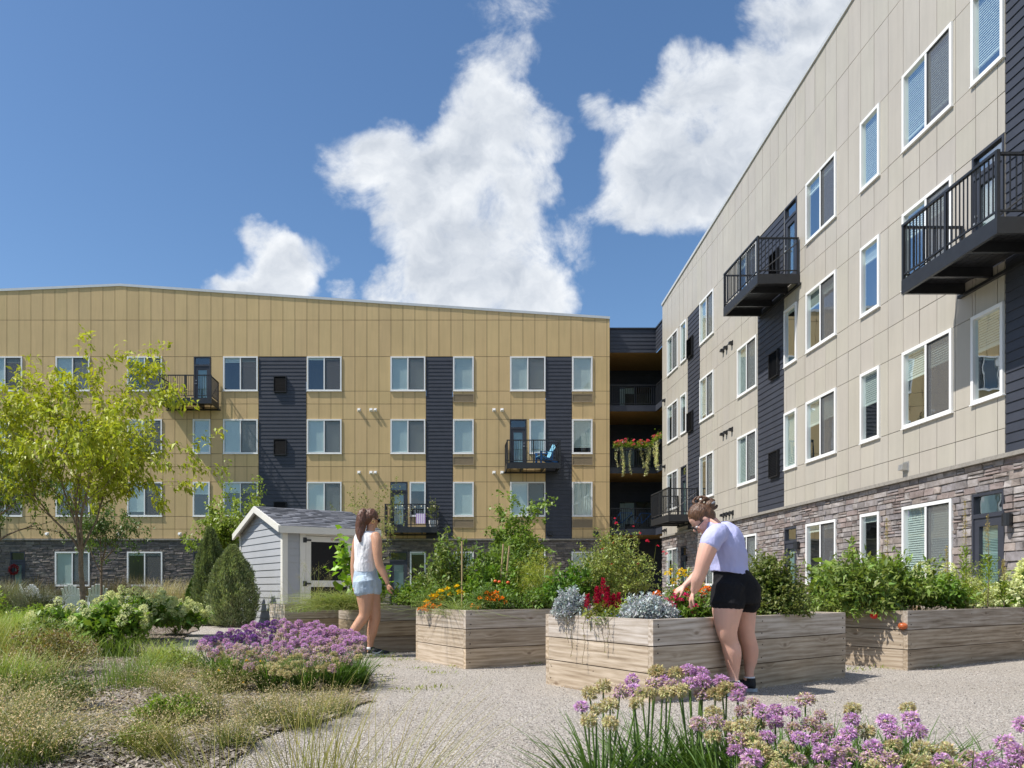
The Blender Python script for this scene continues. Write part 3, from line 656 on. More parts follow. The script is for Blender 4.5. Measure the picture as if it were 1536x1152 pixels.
# ---------------------------------------------------------------- the grey wing
XW = 10.2
ry = lambda px: FOC*XW/(px-PX)
MRt = lambda s, z, d: (XW-d, s, z)
def grey_wing():
    R = random.Random(9)
    A = thing('apartment_building', 'pale grey panelled four-storey apartment wing with charcoal strips and brown stone base along the right', 'building', (0, 0, 0))
    D, N = 'D', 'N'
    col = [(1002, 1017.7, D), (1021.9, 1030.4, N), (1051, 1071.7, D), (1107.5, 1136.5, D), (1178, 1196.4, N), (1211, 1256, D), (1292.8, 1321.4, N), (1356, 1430.8, D), (1459.7, 1508, N), (1655, 1800, D), (1940, 2050, N)]
    doors = {(0, 4), (1, 8), (2, 1), (3, 1), (3, 4), (3, 8)}
    bl = {(0, 0): (.9, .9), (0, 1): .9, (0, 2): (.97, .97), (0, 3): (.2, .2), (0, 5): (.2, .12), (0, 6): 1, (0, 7): (.9, .88), (0, 8): .86,
          (1, 2): (.9, .9), (1, 3): (1, 1), (1, 4): .05, (1, 5): (.28, .2), (1, 6): .24, (1, 7): (.35, .3), (2, 3): (1, .9), (2, 4): 1, (2, 5): (.42, .4), (2, 6): .48, (2, 7): (.38, .34), (2, 8): .42,
          (3, 5): (.12, .1), (3, 6): .1, (3, 7): (1, 1)}
    dark = [(1032, 1050.5), (1137.2, 1176.8), (1509, 1630)]
    holes = [(ry(b), ry(a), LEDGE, 12.19) for a, b in dark]; gh = []
    for k in range(4):
        zt, zb = (FL[k] if k < 3 else GL)
        for i, (a, b, kind) in enumerate(col):
            s1, s0 = ry(a), ry(b); hh = holes if k < 3 else gh
            if (k, i) in doors: z0 = (zt-2.33 if k < 3 else .04); hh.append((s0, s1, z0, zt)); door(MRt, A, s0, s1, z0, zt, handle_hi=True)
            else: hh.append((s0, s1, zb, zt)); b_ = bl.get((k, i)); b_ = b_[::-1] if isinstance(b_, tuple) else b_; window(MRt, A, s0, s1, zb, zt, kind == D, R, False, b_)
    Y0, Y1 = 7.0, 36.34
    ztop = lambda s: 14.07+(Y1-s)*(15.5-14.07)/(Y1-19.4)
    panel_wall(MRt, joints(Y0, Y1, ry(1356)), ZL, ztop, holes, M['grey_panel'], M['joint_grey'], A, gap=.013, tilt=.003, var=.018, seed=8)
    for (a, b) in dark: lap_siding(MRt, ry(b)+.01, ry(a)-.01, LEDGE, 12.17, [], M['charcoal_siding'], A)
    pal = [(.31, .285, .285), (.35, .32, .31), (.29, .27, .28), (.36, .31, .285), (.32, .265, .25), (.39, .36, .35), (.29, .24, .23)]
    stone_wall(MRt, Y0, Y1, -.05, LEDGE-.08, gh, A, pal, 21, .085, .19, .18, .55)
    Me = lambda s, z, d: (s, Y1+d, z)
    m = MB(); m.box(XW-.11, XW, Y0, Y1+.05, LEDGE-.08, LEDGE-.004); m.build('stone_ledge', M['ledge'], A)
    m = MB(); a, b = Y0, Y1+.02
    m.hexa([(XW-.06, a, ztop(a)-.02), (XW+.3, a, ztop(a)-.02), (XW+.3, b, ztop(b)-.02), (XW-.06, b, ztop(b)-.02), (XW-.06, a, ztop(a)+.09), (XW+.3, a, ztop(a)+.09), (XW+.3, b, ztop(b)+.09), (XW-.06, b, ztop(b)+.09)])
    m.build('parapet_coping', M['metal_coping'], A)
    m = MB(); m.quad((XW+.01, a, ztop(a)-.03), (XW+.01, b, ztop(b)-.03), (XW+16, b, ztop(b)-.03), (XW+16, a, ztop(a)-.03)); m.build('roof', M['concrete'], A)
    m = MB(); m.quad((XW-.0, Y1, 0), (XW+16, Y1, 0), (XW+16, Y1, ztop(Y1)), (XW, Y1, ztop(Y1))); m.quad((XW, Y0, 0), (XW+16, Y0, 0), (XW+16, Y0, ztop(Y0)), (XW, Y0, ztop(Y0)))
    m.quad((XW+16, Y0, 0), (XW+16, Y1, 0), (XW+16, Y1, ztop(Y1)), (XW+16, Y0, ztop(Y0))); m.build('side_wall', M['grey_panel'], A)
    balcony(MRt, A, 22.25, 24.97, 9.84, 1.24); balcony(MRt, A, 12.6, 15.24, 6.86, 1.24); balcony(MRt, A, 31.1, 33.75, 3.80, 1.24)
    for (a, b, ks) in ((1033, 1041, (0, 1)), (1157, 1170.5, (0, 1, 2))):
        for k in ks: louver_box(MRt, A, ry(b), ry(a), FL[k][0]-1.8, FL[k][0]-1.0, d=.10)
    for z in (9.52, 6.46):
        for px in (1086, 1091, 1099): vent_hood(MRt, A, ry(px), z, 'black_metal', .13)
        vent_hood(MRt, A, ry(998), z, 'black_metal', .13)
    for px in (1086, 1090, 1095, 1100, 997, 1000): vent_hood(MRt, A, ry(px), 3.5, 'black_metal', .13)
    vent_hood(MRt, A, ry(1360), 3.5, 'galvanised', .17)
    for px in (1031.5, 1200, 1519):
        m = MB(); s = ry(px); m.tube([(XW-.1, s, 2.17), (XW-.1, s, 1.95)], .085, 12); m.box(XW-.1, XW, s-.04, s+.04, 2.0, 2.1); m.build('wall_light', M['black_metal'], A)
    return A
GREY = grey_wing()

# ---------------------------------------------------------------- shed
def shed():
    u = Vector((.845, .535, 0)); rz = math.atan2(u.y, u.x)
    S = thing('garden_shed', 'pale grey clapboard garden shed with shingled gable roof and black screened door', 'shed', (-3.47, 16.7, 0), rz)
    Lx, Wy, he, rise = 2.14, 2.9, 2.16, .50    # front wall runs along local x, gable wall along local +y
    Mf = lambda s, z, d: (s, -d, z); Mg = lambda s, z, d: (-d, s, z); Mk = lambda s, z, d: (s, Wy+d, z); Mr = lambda s, z, d: (Lx+d, s, z)
    dx0, dx1, dz = .50, 1.62, 1.98
    lap_siding(Mf, .09, Lx, 0, he, [(dx0-.02, dx1+.02, 0, dz+.02)], M['shed_siding'], S, .155, 'siding', .016)
    p = MB(); z = 0.0; c = .155     # gable siding follows the roof slope
    top = lambda y: he+rise*(1-abs(y-Wy/2)/(Wy/2))
    while z < he+rise-.02:
        z1 = min(z+c, he+rise-.005)
        def span(zz): 
            if zz <= he: return (0.0, Wy)
            h = (he+rise-zz)/rise*(Wy/2); return (Wy/2-h, Wy/2+h)
        a0, b0 = span(z); a1, b1 = span(z1)
        p.quad((-.018, a0, z), (-.018, b0, z), (-.003, b1, z1), (-.003, a1, z1)); p.quad((0, a0, z), (0, b0, z), (-.018, b0, z), (-.018, a0, z)); z = z1
    p.build('siding', M['shed_siding'], S)
    m = MB(); m.quad(Mk(0, 0, 0), Mk(Lx, 0, 0), Mk(Lx, he, 0), Mk(0, he, 0)); m.add([(Lx, 0, 0), (Lx, Wy, 0), (Lx, Wy, he), (Lx, Wy/2, he+rise), (Lx, 0, he)], [(0, 1, 2, 3, 4)]); m.build('back_wall', M['shed_siding'], S)
    m = MB(); m.box(-.03, .09, -.03, .09, 0, he); m.box(-.03, .04, Wy-.06, Wy+.03, 0, he); m.box(Lx-.09, Lx+.03, -.03, .06, 0, he); m.build('corner_trim', M['cream_trim'], S)
    ov, sl = .14, rise/(Wy/2); r = MB(); t = .05
    for sgn in (0, 1):
        y0, y1 = (-ov, Wy/2) if not sgn else (Wy/2, Wy+ov); za = (he-sl*ov if not sgn else he+rise); zb = (he+rise if not sgn else he-sl*ov)
        nrow = 12
        for k in range(nrow):
            f0, f1 = k/nrow, (k+1)/nrow; x = -ov
            rr = random.Random(k+100*sgn)
            ya, yb = (y0+(y1-y0)*f0, y0+(y1-y0)*f1); z_a, z_b = za+(zb-za)*f0, za+(zb-za)*f1
            while x < Lx+ov:
                w = rr.uniform(.1, .26); xe = min(x+w, Lx+ov); g = rr.uniform(.55, 1.35); lift = (.012 if rr.random() < .5 else .022)
                la, lb = (lift, .004) if not sgn else (.004, lift)
                r.hexa([(x, ya, z_a+t), (xe, ya, z_a+t), (xe, yb, z_b+t), (x, yb, z_b+t), (x, ya, z_a+t+la), (xe, ya, z_a+t+la), (xe, yb, z_b+t+lb), (x, yb, z_b+t+lb)], (g, g, g*1.03)); x = xe
        b = MB(); b.hexa([(-ov+.02, y0, za), (Lx+ov-.02, y0, za), (Lx+ov-.02, y1, zb), (-ov+.02, y1, zb), (-ov+.02, y0, za+t), (Lx+ov-.02, y0, za+t), (Lx+ov-.02, y1, zb+t), (-ov+.02, y1, zb+t)]); b.build('roof_deck', M['cream_trim'], S)
    M['shingle'] = simple('shingle', (.135, .14, .155), .9, .25, 60, attr=True, bumps=.5, bscale=150)
    rf = r.build('roof', M['shingle'], S)
    for xx in (-ov-.03,):
        b = MB()
        for (y0, z0, y1, z1) in ((-ov-.02, he-sl*ov, Wy/2, he+rise), (Wy+ov+.02, he-sl*ov, Wy/2, he+rise)):
            b.hexa([(xx, y0, z0-.09), (xx+.05, y0, z0-.09), (xx+.05, y1, z1-.09), (xx, y1, z1-.09), (xx, y0, z0+.055), (xx+.05, y0, z0+.055), (xx+.05, y1, z1+.055), (xx, y1, z1+.055)])
        b.build('rake_board', M['cream_trim'], S)
    b = MB(); b.box(-ov, Lx+ov, -ov-.03, -ov+.01, he-sl*ov-.10, he-sl*ov+.045); b.build('fascia_board', M['cream_trim'], S)
    m = MB(); B = m.box
    B(dx0-.13, dx0, -.035, .0, 0, dz+.13); B(dx1, dx1+.13, -.035, .0, 0, dz+.13); B(dx0, dx1, -.035, 0, dz, dz+.13); m.build('door_trim', M['cream_trim'], S)
    m = MB(); B = m.box; w = .12; x0, x1 = dx0+.008, dx1-.008
    B(x0, x0+w, -.025, .01, .02, dz-.01); B(x1-w, x1, -.025, .01, .02, dz-.01); B(x0+w, x1-w, -.025, .01, dz-.13, dz-.01); B(x0+w, x1-w, -.025, .01, .86, 1.0); B(x0+w, x1-w, -.025, .01, .02, .16)
    d = m.build('screen_door', M['cream_trim'], S)
    m = MB(); m.quad((x0+w, -.006, .16), (x1-w, -.006, .16), (x1-w, -.006, .86), (x0+w, -.006, .86)); m.quad((x0+w, -.006, 1.0), (x1-w, -.006, 1.0), (x1-w, -.006, dz-.13), (x0+w, -.006, dz-.13)); m.build('screen_panel', M['screen_black'], d)
    for z in (dz-.10, .93):
        m = MB(); m.box(x0-.07, x0+.0, -.05, -.035, z-.055, z+.055); m.box(x0, x0+.12, -.04, -.026, z-.018, z+.018); m.tube([(x0, -.05, z-.05), (x0, -.05, z+.05)], .012, 8); m.build('hinge', M['black_metal'], d)
    m = MB(); m.tube([(x0+.62+.02*math.cos(a), -.027, dz-.065+.02*math.sin(a)) for a in [i*math.pi/6 for i in range(13)]], .004, 5, False); m.build('door_sticker', M['red_print'], d)
    m = MB()
    for k in range(8): m.box(x0+.66+k*.018, x0+.672+k*.018, -.028, -.0255, dz-.08, dz-.055)
    m.box(x0+.66, x0+.80, -.028, -.0255, dz-.093, dz-.088); m.build('door_sticker', M['black_print'], d)
    m = MB(); m.quad((.02, .3, 0), (Lx-.02, .3, 0), (Lx-.02, .3, he), (.02, .3, he)); m.build('inner_wall', M['interior'], S)
shed()

# ---------------------------------------------------------------- raised beds
def planter(corner, u, v, Lu, Lv, label, h=.60, seed=0, rows=3, tone=1.0):
    """corner = nearest corner; u runs along the long side, v along the short side"""
    r = random.Random(seed); u = Vector((*u, 0)).normalized(); v = Vector((*v, 0)).normalized(); c = Vector((*corner, 0))
    A = thing('raised_planter', label, 'planter', c, 0, 'wooden raised beds')
    t = .045
    def side(origin, d, L, inward, light):
        m = MB(); hh = h/rows; ex = 0 if light else t/2
        for k in range(rows):
            top = (k == rows-1); g = r.uniform(.85, 1.12)*tone*(1.06 if top else 1); w = r.uniform(-.05, .05)-(.10 if top else -.03); col = (g*(1+w*.5), g, g*(1-w)) ; e = r.uniform(0, .004)
            m.box(-ex, L+ex, -t/2+e, t/2+e, k*hh+(.004 if k else -.03), (k+1)*hh-.004, col=col)
            for sx in (.03, .035, L-.03, L-.035, L/2):
                for sz in (.25, .75): q_ = sx+r.uniform(-.012, .012); w_ = k*hh+hh*sz+r.uniform(-.01, .01); m.box(q_-.004, q_+.004, -t/2-.0012, t/2+.0012, w_-.004, w_+.004, col=(.06, .05, .05))
        m.box(.03, L-.03, -.012, .012, .0, h-.02, col=(.25, .2, .16))
        o = m.build('side_panel', M['weathered_wood'], A, loc=origin, rz=math.atan2(d.y, d.x)); return o
    side(v*0+u*.0, u, Lu, v, False); side(u*0+Vector((0, 0, 0))+v*Lv, u, Lu, v, False)
    side(v*t*.52, v, Lv-t*1.04, u, True); side(u*(Lu-.0)+v*t*.52, v, Lv-t*1.04, u, True)
    for (a, b) in ((0, 0), (Lu, 0), (0, Lv), (Lu, Lv)):
        p = u*a+v*b-(u*(a/Lu*2-1)+v*(b/Lv*2-1))*.062; m = MB(); g = r.uniform(.6, .9); m.bar(p+Vector((0, 0, 0)), p+Vector((0, 0, h-.01)), .07, .07, u, (g, g*.85, g*.7)); m.build('corner_post', M['weathered_wood'], A)
    m = MB(); z = h-.10; e = .03; q = [u*e+v*e, u*(Lu-e)+v*e, u*(Lu-e)+v*(Lv-e), u*e+v*(Lv-e)]; m.add([(p.x, p.y, z) for p in q], [(0, 1, 2, 3)]); m.build('soil', M['soil'], A)
    return A
U = (.847, .532); V_ = (-.45, .893)
planter((1.515, 5.65), (.80, .595), (-.444, .896), 2.77, 1.33, 'weathered plank bed with silver foliage, red plumes and magenta blooms, under the bending woman', seed=1)
planter((.226, 8.05), U, V_, 2.44, 1.18, 'weathered plank bed of orange and yellow marigolds and staked greens', seed=2)
planter((4.70, 7.90), U, V_, 2.60, 1.30, 'grey-brown plank bed at far right with sprawling tomato vines', seed=3, tone=.85)
planter((-1.0, 9.95), U, V_, 2.44, 1.0, 'shaded plank bed directly behind the walking woman', seed=4, tone=.85)
planter((-2.2, 10.75), U, V_, 1.6, .8, 'plank bed in front of the shed door with wispy seed stalks', seed=5, tone=.95)
# ---------------------------------------------------------------- people
def skinmat(name, c):
    m, T, p = material(name); tc = T.new('ShaderNodeTexCoord'); n = T.noise(tc.outputs['Object'], 9, 5, 0.6); n2 = T.noise(tc.outputs['Object'], 2.2, 3)
    k = T.mix(T.maprange(n, .35, .7), tuple(x*.93 for x in c), (min(1, c[0]*1.08), c[1]*1.04, c[2]*1.03)); k = T.mix(T.maprange(n2, .45, .7, 0, .35), k, (c[0]*1.0, c[1]*.78, c[2]*.74))
    T.l.new(k, p.inputs['Base Color']); p.inputs['Roughness'].default_value = .5; p.inputs['Specular IOR Level'].default_value = .35
    p.inputs['Subsurface Weight'].default_value = .12; p.inputs['Subsurface Radius'].default_value = (.02, .008, .004); p.inputs['Subsurface Scale'].default_value = .5
    return m
def clothmat(name, c, rough=.85, wr=.35, sc=7, var=.06, stretch=(1, 1, .45)):
    m, T, p = material(name); tc = T.new('ShaderNodeTexCoord'); v = T.vmath('MULTIPLY', tc.outputs['Object'], stretch)
    n = T.noise(v, sc, 4, .5, 1.2); f = T.noise(tc.outputs['Object'], 500, 2)
    T.l.new(T.mix(T.maprange(n, .3, .7), tuple(x*(1-var) for x in c), tuple(min(1, x*(1+var)) for x in c)), p.inputs['Base Color'])
    p.inputs['Roughness'].default_value = rough; p.inputs['Specular IOR Level'].default_value = .2
    h = T.math('ADD', n, T.math('MULTIPLY', f, .03)); bump(T, p, h, wr, .05); return m
M['skin_fair'] = skinmat('skin_fair', (.66, .40, .31)); M['skin_tan'] = skinmat('skin_tan', (.52, .29, .185))
M['lilac_cotton'] = clothmat('lilac_cotton', (.45, .46, .72), .8, .5, 6); M['black_cotton'] = clothmat('black_cotton', (.012, .012, .014), .9, .7, 7, .15)
M['white_cotton'] = clothmat('white_cotton', (.80, .79, .80), .85, .7, 7, .02); M['denim'] = clothmat('denim', (.42, .51, .60), .85, .6, 8, .14)
M['denim_dark'] = clothmat('denim_dark', (.16, .26, .40), .85, .5, 8, .14)
def hairmat(name, a, b):
    m, T, p = material(name); tc = T.new('ShaderNodeTexCoord'); n = T.noise(T.vmath('MULTIPLY', tc.outputs['Object'], (60, 60, 12)), 2.2, 5, .7, .6)
    T.l.new(T.ramp(n, [(.32, a), (.68, b)]), p.inputs['Base Color']); p.inputs['Roughness'].default_value = .38; p.inputs['Specular IOR Level'].default_value = .5; bump(T, p, n, .8, .006); return m
M['hair_brown'] = hairmat('hair_brown', (.022, .010, .005), (.17, .078, .034)); M['hair_auburn'] = hairmat('hair_auburn', (.025, .010, .006), (.19, .078, .04))
M['shoe_black'] = simple('shoe_black', (.012, .012, .014), .6, .2, 20); M['shoe_sole'] = simple('shoe_sole', (.42, .46, .50), .6, .05); M['shoe_sole_pale'] = simple('shoe_sole_pale', (.5, .47, .44), .6, .08)
M['claw'] = simple('claw', (.16, .17, .19), .35, .1); M['sock'] = simple('sock', (.7, .7, .72), .8, .04); M['dark_lens'] = simple('dark_lens', (.01, .01, .01), .08, 0, spec=.8); M['gold'] = simple('gold', (.8, .6, .25), .3, 0, metal=.9)
M['eye_white'] = simple('eye_white', (.75, .72, .7), .2, 0); M['lip'] = simple('lip', (.45, .16, .14), .4, .1)

def remesh(mb, name, mat, parent, voxel=.006, smooth=6, disp=None):
    o = mb.build(name, mat, None); r = o.modifiers.new('r', 'REMESH'); r.mode = 'VOXEL'; r.voxel_size = voxel; r.use_smooth_shade = True
    s = o.modifiers.new('s', 'SMOOTH'); s.iterations = smooth; s.factor = .6
    dg = bpy.context.evaluated_depsgraph_get(); me = bpy.data.meshes.new_from_object(o.evaluated_get(dg)); old = o.data
    bpy.data.objects.remove(o); bpy.data.meshes.remove(old); me.name = name
    n = len(me.vertices); co = np.zeros(n*3, dtype=np.float32); me.vertices.foreach_get('co', co)
    if disp:
        no = np.zeros(n*3, dtype=np.float32); me.vertices.foreach_get('normal', no); co = co.reshape(-1, 3); no = no.reshape(-1, 3)
        amp, fr, st = disp
        d = np.array([mnoise.fractal(Vector((c[0]*fr*st[0], c[1]*fr*st[1], c[2]*fr*st[2])), 1.0, 2.0, 3) for c in co], dtype=np.float32)
        co = co+no*(d*amp)[:, None]; me.vertices.foreach_set('co', co.ravel())
    me.materials.clear(); me.materials.append(mat); me.polygons.foreach_set('use_smooth', [True]*len(me.polygons)); me.update()
    q = bpy.data.objects.new(name, me); COL.objects.link(q)
    if parent: q.parent = parent; q.matrix_parent_inverse = Matrix.Translation(-parent.location)
    return q
def spline(pts, n=6):
    """Catmull-Rom through tuples of any length"""
    P = [np.array(p, float) for p in pts]; P = [2*P[0]-P[1]]+P+[2*P[-1]-P[-2]]; out = []
    for i in range(1, len(P)-2):
        for k in range(n):
            t = k/n; out.append(.5*((2*P[i])+(-P[i-1]+P[i+1])*t+(2*P[i-1]-5*P[i]+4*P[i+1]-P[i+2])*t*t+(-P[i-1]+3*P[i]-3*P[i+1]+P[i+2])*t**3))
    out.append(P[-2]); return out
class Fig:
    """lays a figure out from joints measured in the photograph, at real distance"""
    def __init__(s, Y, px0): s.Y = Y; s.k = Y/FOC
    def P(s, px, py, dy=0): return W(px, py, s.Y+dy)
    def limb(s, mb, pts, n=14, flat=1.0, k=5):
        """pts: (px, py, dy, radius px)"""
        rows = spline([(*s.P(a, b, c), r*s.k) for (a, b, c, r) in pts], k); m = len(rows); secs = []; prev = Vector((0, 1, 0))
        for i, q in enumerate(rows):
            t = Vector(rows[min(i+1, m-1)][:3]-rows[max(i-1, 0)][:3]).normalized(); A = (prev-t*prev.dot(t)).normalized(); prev = A; B = t.cross(A)
            secs.append((Vector(q[:3]), A*q[3]*flat, B*q[3]))
        a = secs[0]; b = secs[-1]; t0 = (secs[0][0]-secs[1][0]).normalized(); t1 = (secs[-1][0]-secs[-2][0]).normalized()
        secs = [(a[0]+t0*a[2].length*.5, a[1]*.6, a[2]*.6)]+secs+[(b[0]+t1*b[2].length*.5, b[1]*.6, b[2]*.6)]
        mb.loft(secs, n)
    def torso(s, mb, pts, depth_dir=Vector((0, 1, 0)), k=5, n=24):
        """pts: (px, py, dy, half width px, half depth m, slope of the section across the picture)"""
        rows = spline([(*s.P(a, b, c), w*s.k, d, sl) for (a, b, c, w, d, sl) in pts], k); secs = []
        for q in rows: secs.append((Vector(q[:3]), Vector((q[3], 0, q[3]*q[5])), depth_dir*q[4]))
        mb.loft(secs, n)

def hand(F, mb, wrist, palm, dirv, side, curl, k=1.0):
    """wrist, palm: world points; five fingers with bends, thumb from the side of the palm"""
    d = (palm-wrist).normalized(); s = side-d*side.dot(d); s.normalize(); nrm = d.cross(s)
    mb.loft([(wrist, s*.024*k, nrm*.019*k), (wrist+d*.03*k, s*.032*k, nrm*.017*k), (wrist+d*.065*k, s*.040*k, nrm*.016*k), (wrist+d*.09*k, s*.037*k, nrm*.012*k)], 12)
    for i, L in enumerate((.068, .077, .072, .058)):
        b = wrist+d*.082*k+s*(-.029+.0195*i)*k; p = [b-d*.02*k, b]; dd = d.copy()
        for j, fr in enumerate((.45, .3, .25)):
            dd = (dd*math.cos(curl*(.8+.15*i))+nrm*math.sin(curl*(.8+.15*i))).normalized(); p.append(p[-1]+dd*L*fr*k)
        mb.tube(p, [.0095*k, .0093*k, .0085*k, .0078*k, .006*k], 8)
    b = wrist+d*.03*k-s*.026*k; t1 = (d*.65-s*.55+nrm*.35).normalized(); t2 = (d*.85-s*.1+nrm*.45).normalized()
    mb.tube([b, b+t1*.035*k, b+t1*.035*k+t2*.03*k, b+t1*.035*k+t2*.055*k], [.014*k, .0115*k, .010*k, .007*k], 8)

def shoe(parent, heel, toe, kscale=1.0, sole='shoe_sole', swoosh_side=1, L=.27):
    heel, toe = Vector(heel), Vector(toe); f = (toe-heel); f = f.normalized(); up0 = Vector((0, 0, 1)); s = f.cross(up0).normalized(); up = s.cross(f).normalized()
    m = MB()
    prof = [(-.0, .030, .022, .045), (.03, .036, .026, .060), (.08, .040, .028, .062), (.13, .040, .024, .050), (.18, .044, .018, .036), (.23, .042, .014, .028), (.262, .030, .010, .020)]
    secs = [(heel+f*x+up*(.022+h*.5), s*w, up*(h*.5+.012)) for (x, w, q, h) in prof]
    m.loft(secs, 16); m.loft([(heel+f*.035+up*.045, s*.034+f*0, f*.042), (heel+f*.038+up*.105, s*.033, f*.040)], 16)
    sh = remesh(m, 'shoe', M['shoe_black'], parent, .0055, 4)
    m = MB(); o = [(-.012, .022), (.01, .036), (.06, .040), (.12, .037), (.18, .046), (.23, .044), (.262, .032), (.275, .012)]
    ring = [(x, w) for x, w in o]+[(x, -w) for x, w in reversed(o)]; lo = [heel+f*x+s*w-up*.004 for x, w in ring]; hi = [heel+f*x*.99+s*w*1.02+up*.024 for x, w in ring]; n = len(ring)
    m.add(lo+hi, [tuple(reversed(range(n))), tuple(range(n, 2*n))]+[(i, (i+1) % n, n+(i+1) % n, n+i) for i in range(n)]); so = m.build('sole', M[sole], sh); 
    so.matrix_parent_inverse = sh.matrix_world.inverted() if False else Matrix.Identity(4)
    if swoosh_side:
        m = MB(); a = []; b = []
        for i in range(9):
            t = i/8; x = .065+.125*(1-t); z = .036+.042*(1-t)**2.2*0+.040*max(0, (t-.0))**1.0*0+ (.055*(1-t)**0 if 0 else 0)
            x = .05+.135*t; zc = .040-.022*math.sin(math.pi*min(1, t*1.15)*.9)*1.0+.040*(1-t)*0+.034*(t)**1.6*0+.020*(1-t)
            a.append((x, zc)); b.append((x, zc-.014*math.sin(math.pi*min(1, (t*.9+.08)))))
        for i in range(8):
            q = [a[i], a[i+1], b[i+1], b[i]]; w = .0455
            m.quad(*[heel+f*(.235-x)+s*swoosh_side*(w+.002)+up*(z+.012) for (x, z) in q])
        m.build('emblem', M['sock'], sh)
    return sh

def woman_bending():
    F = Fig(6.03, 1100); P = F.P
    A = thing('person', 'woman in lilac cropped tee and black shorts bending over the bed, hair in a bun', 'person', (P(1108, 1030).x, 6.03, 0))
    b = MB()
    # legs: left leg nearer the camera, right leg beyond
    F.limb(b, [(1095, 895, -.02, 23), (1091, 912, -.03, 22), (1090, 932, -.03, 18.2), (1090.5, 948, -.02, 14.6), (1094, 962, .0, 12.8), (1098, 976, .01, 13.4), (1099.5, 990, .02, 11.4), (1100, 1003, .03, 9.2), (1100, 1015, .03, 7.4), (1100, 1025, .02, 7.6)], 18, 1.08)
    F.limb(b, [(1116, 895, .14, 19), (1117, 915, .15, 17), (1118, 935, .15, 14.5), (1119, 950, .16, 12.8), (1123, 965, .18, 12.4), (1125.5, 978, .19, 12), (1125.5, 992, .2, 9.8), (1124, 1003, .2, 7.4), (1124, 1012, .2, 6.4), (1124, 1020, .2, 7)], 18, 1.08)
    # pelvis, belly, chest following a rounded back
    F.torso(b, [(1104, 899, .06, 20, .10, .0), (1105, 885, .06, 30, .15, .05), (1100, 868, .06, 28, .15, -.1), (1094, 852, .06, 22, .13, -.15), (1092, 838, .05, 26, .145, -.3), (1090, 822, .04, 28, .155, -.35), (1085, 806, .04, 27, .16, -.6), (1077, 793, .04, 20, .13, -.8), (1068, 784, .04, 11, .08, -.9)])
    b.ell(P(1091, 815, .05), (Vector((20*F.k, 0, 6*F.k)), Vector((0, .145, 0)), Vector((-8*F.k, 0, 29*F.k))))
    # neck and head
    F.limb(b, [(1078, 797, .04, 12), (1068, 785, .04, 10.5), (1060, 776, .04, 10.5), (1054, 770, .04, 12)], 16)
    fw = Vector((-.62, .12, -.62)).normalized(); hc = P(1051, 776, .04); up = Vector((-.60, 0, .80)); up = (up-fw*up.dot(fw)).normalized(); sd = fw.cross(up)
    b.ell(hc, (sd*.072, fw*.092, up*.098)); b.ell(hc+fw*.03-up*.045, (sd*.052, fw*.062, up*.07)); b.ell(hc+fw*.062-up*.10, (sd*.022, fw*.022, up*.018))   # skull, jaw, chin
    b.ell(hc+fw*.082-up*.02, (sd*.012, fw*.02, up*.022)); b.ell(hc+fw*.102-up*.042, (sd*.011, fw*.015, up*.013)); b.ell(hc+fw*.080-up*.072, (sd*.02, fw*.012, up*.008))  # nose bridge, tip, mouth
    for sg in (1, -1): b.ell(hc+sd*sg*.071-fw*.005-up*.025, (sd*.012, fw*.018, up*.03)); b.ell(hc+sd*sg*.035+fw*.066-up*.045, (sd*.02, fw*.018, up*.02))
    # near (left) arm
    F.limb(b, [(1073, 800, -.12, 13), (1066, 812, -.15, 13.5), (1060, 828, -.16, 13), (1055, 843, -.16, 11.2), (1051, 857, -.15, 9.8), (1047, 868, -.13, 9.8), (1044, 879, -.10, 7.6), (1041, 887, -.08, 5.4)], 14)
    F.limb(b, [(1070, 800, .22, 12), (1064, 815, .26, 11), (1056, 840, .27, 9.5), (1050, 857, .26, 8.6), (1040, 868, .25, 7.6), (1030, 876, .25, 5), (1027, 879, .25, 4.6)], 12)
    hand(F, b, P(1041, 887, -.08), P(1037, 897, -.06), None, Vector((.3, .9, .2)), .35, .95)
    hand(F, b, P(1028, 878, .25), P(1019, 884, .26), None, Vector((.2, .8, .5)), .45, .95)
    b.loft([(P(1100, 1022, .02), Vector((.05, 0, 0)), Vector((0, .04, 0))), (P(1098, 1032, .02), Vector((.055, 0, 0)), Vector((0, .04, 0)))], 12)
    b.loft([(P(1124, 1016, .2), Vector((.045, 0, 0)), Vector((0, .04, 0))), (P(1123, 1026, .2), Vector((.05, 0, 0)), Vector((0, .04, 0)))], 12)
    remesh(b, 'body', M['skin_fair'], A, .006, 5)
    # tee
    t = MB()
    F.torso(t, [(1095.5, 861, .06, 28.5, .168, -.16), (1094, 851, .06, 27.5, .16, -.2), (1092, 838, .05, 28, .158, -.3), (1090, 822, .04, 30, .166, -.35), (1085, 806, .04, 29, .17, -.6), (1079, 797, .04, 21, .142, -.8)], n=32)
    t.ell(P(1091, 815, .05), (Vector((23*F.k, 0, 6*F.k)), Vector((0, .163, 0)), Vector((-9*F.k, 0, 33*F.k))), 28, 18)
    F.limb(t, [(1082, 799, -.07, 14), (1075, 801, -.11, 15.4), (1068, 810, -.145, 15.4), (1064, 820, -.156, 14.8)], 18); F.limb(t, [(1078, 799, .16, 13.5), (1071, 802, .215, 14), (1066, 815, .255, 13)], 14)
    remesh(t, 'tee_shirt', M['lilac_cotton'], A, .006, 4, (.005, 9, (1.6, 1.6, .7)))
    s = MB()
    F.torso(s, [(1096, 851, .06, 25, .152, -.2), (1099, 860, .06, 27.5, .163, -.12), (1103, 872, .06, 31.5, .175, -.03), (1105, 885, .06, 34, .18, .03), (1105, 898, .06, 33.5, .175, .02), (1105, 905, .06, 32, .165, .0)], n=32)
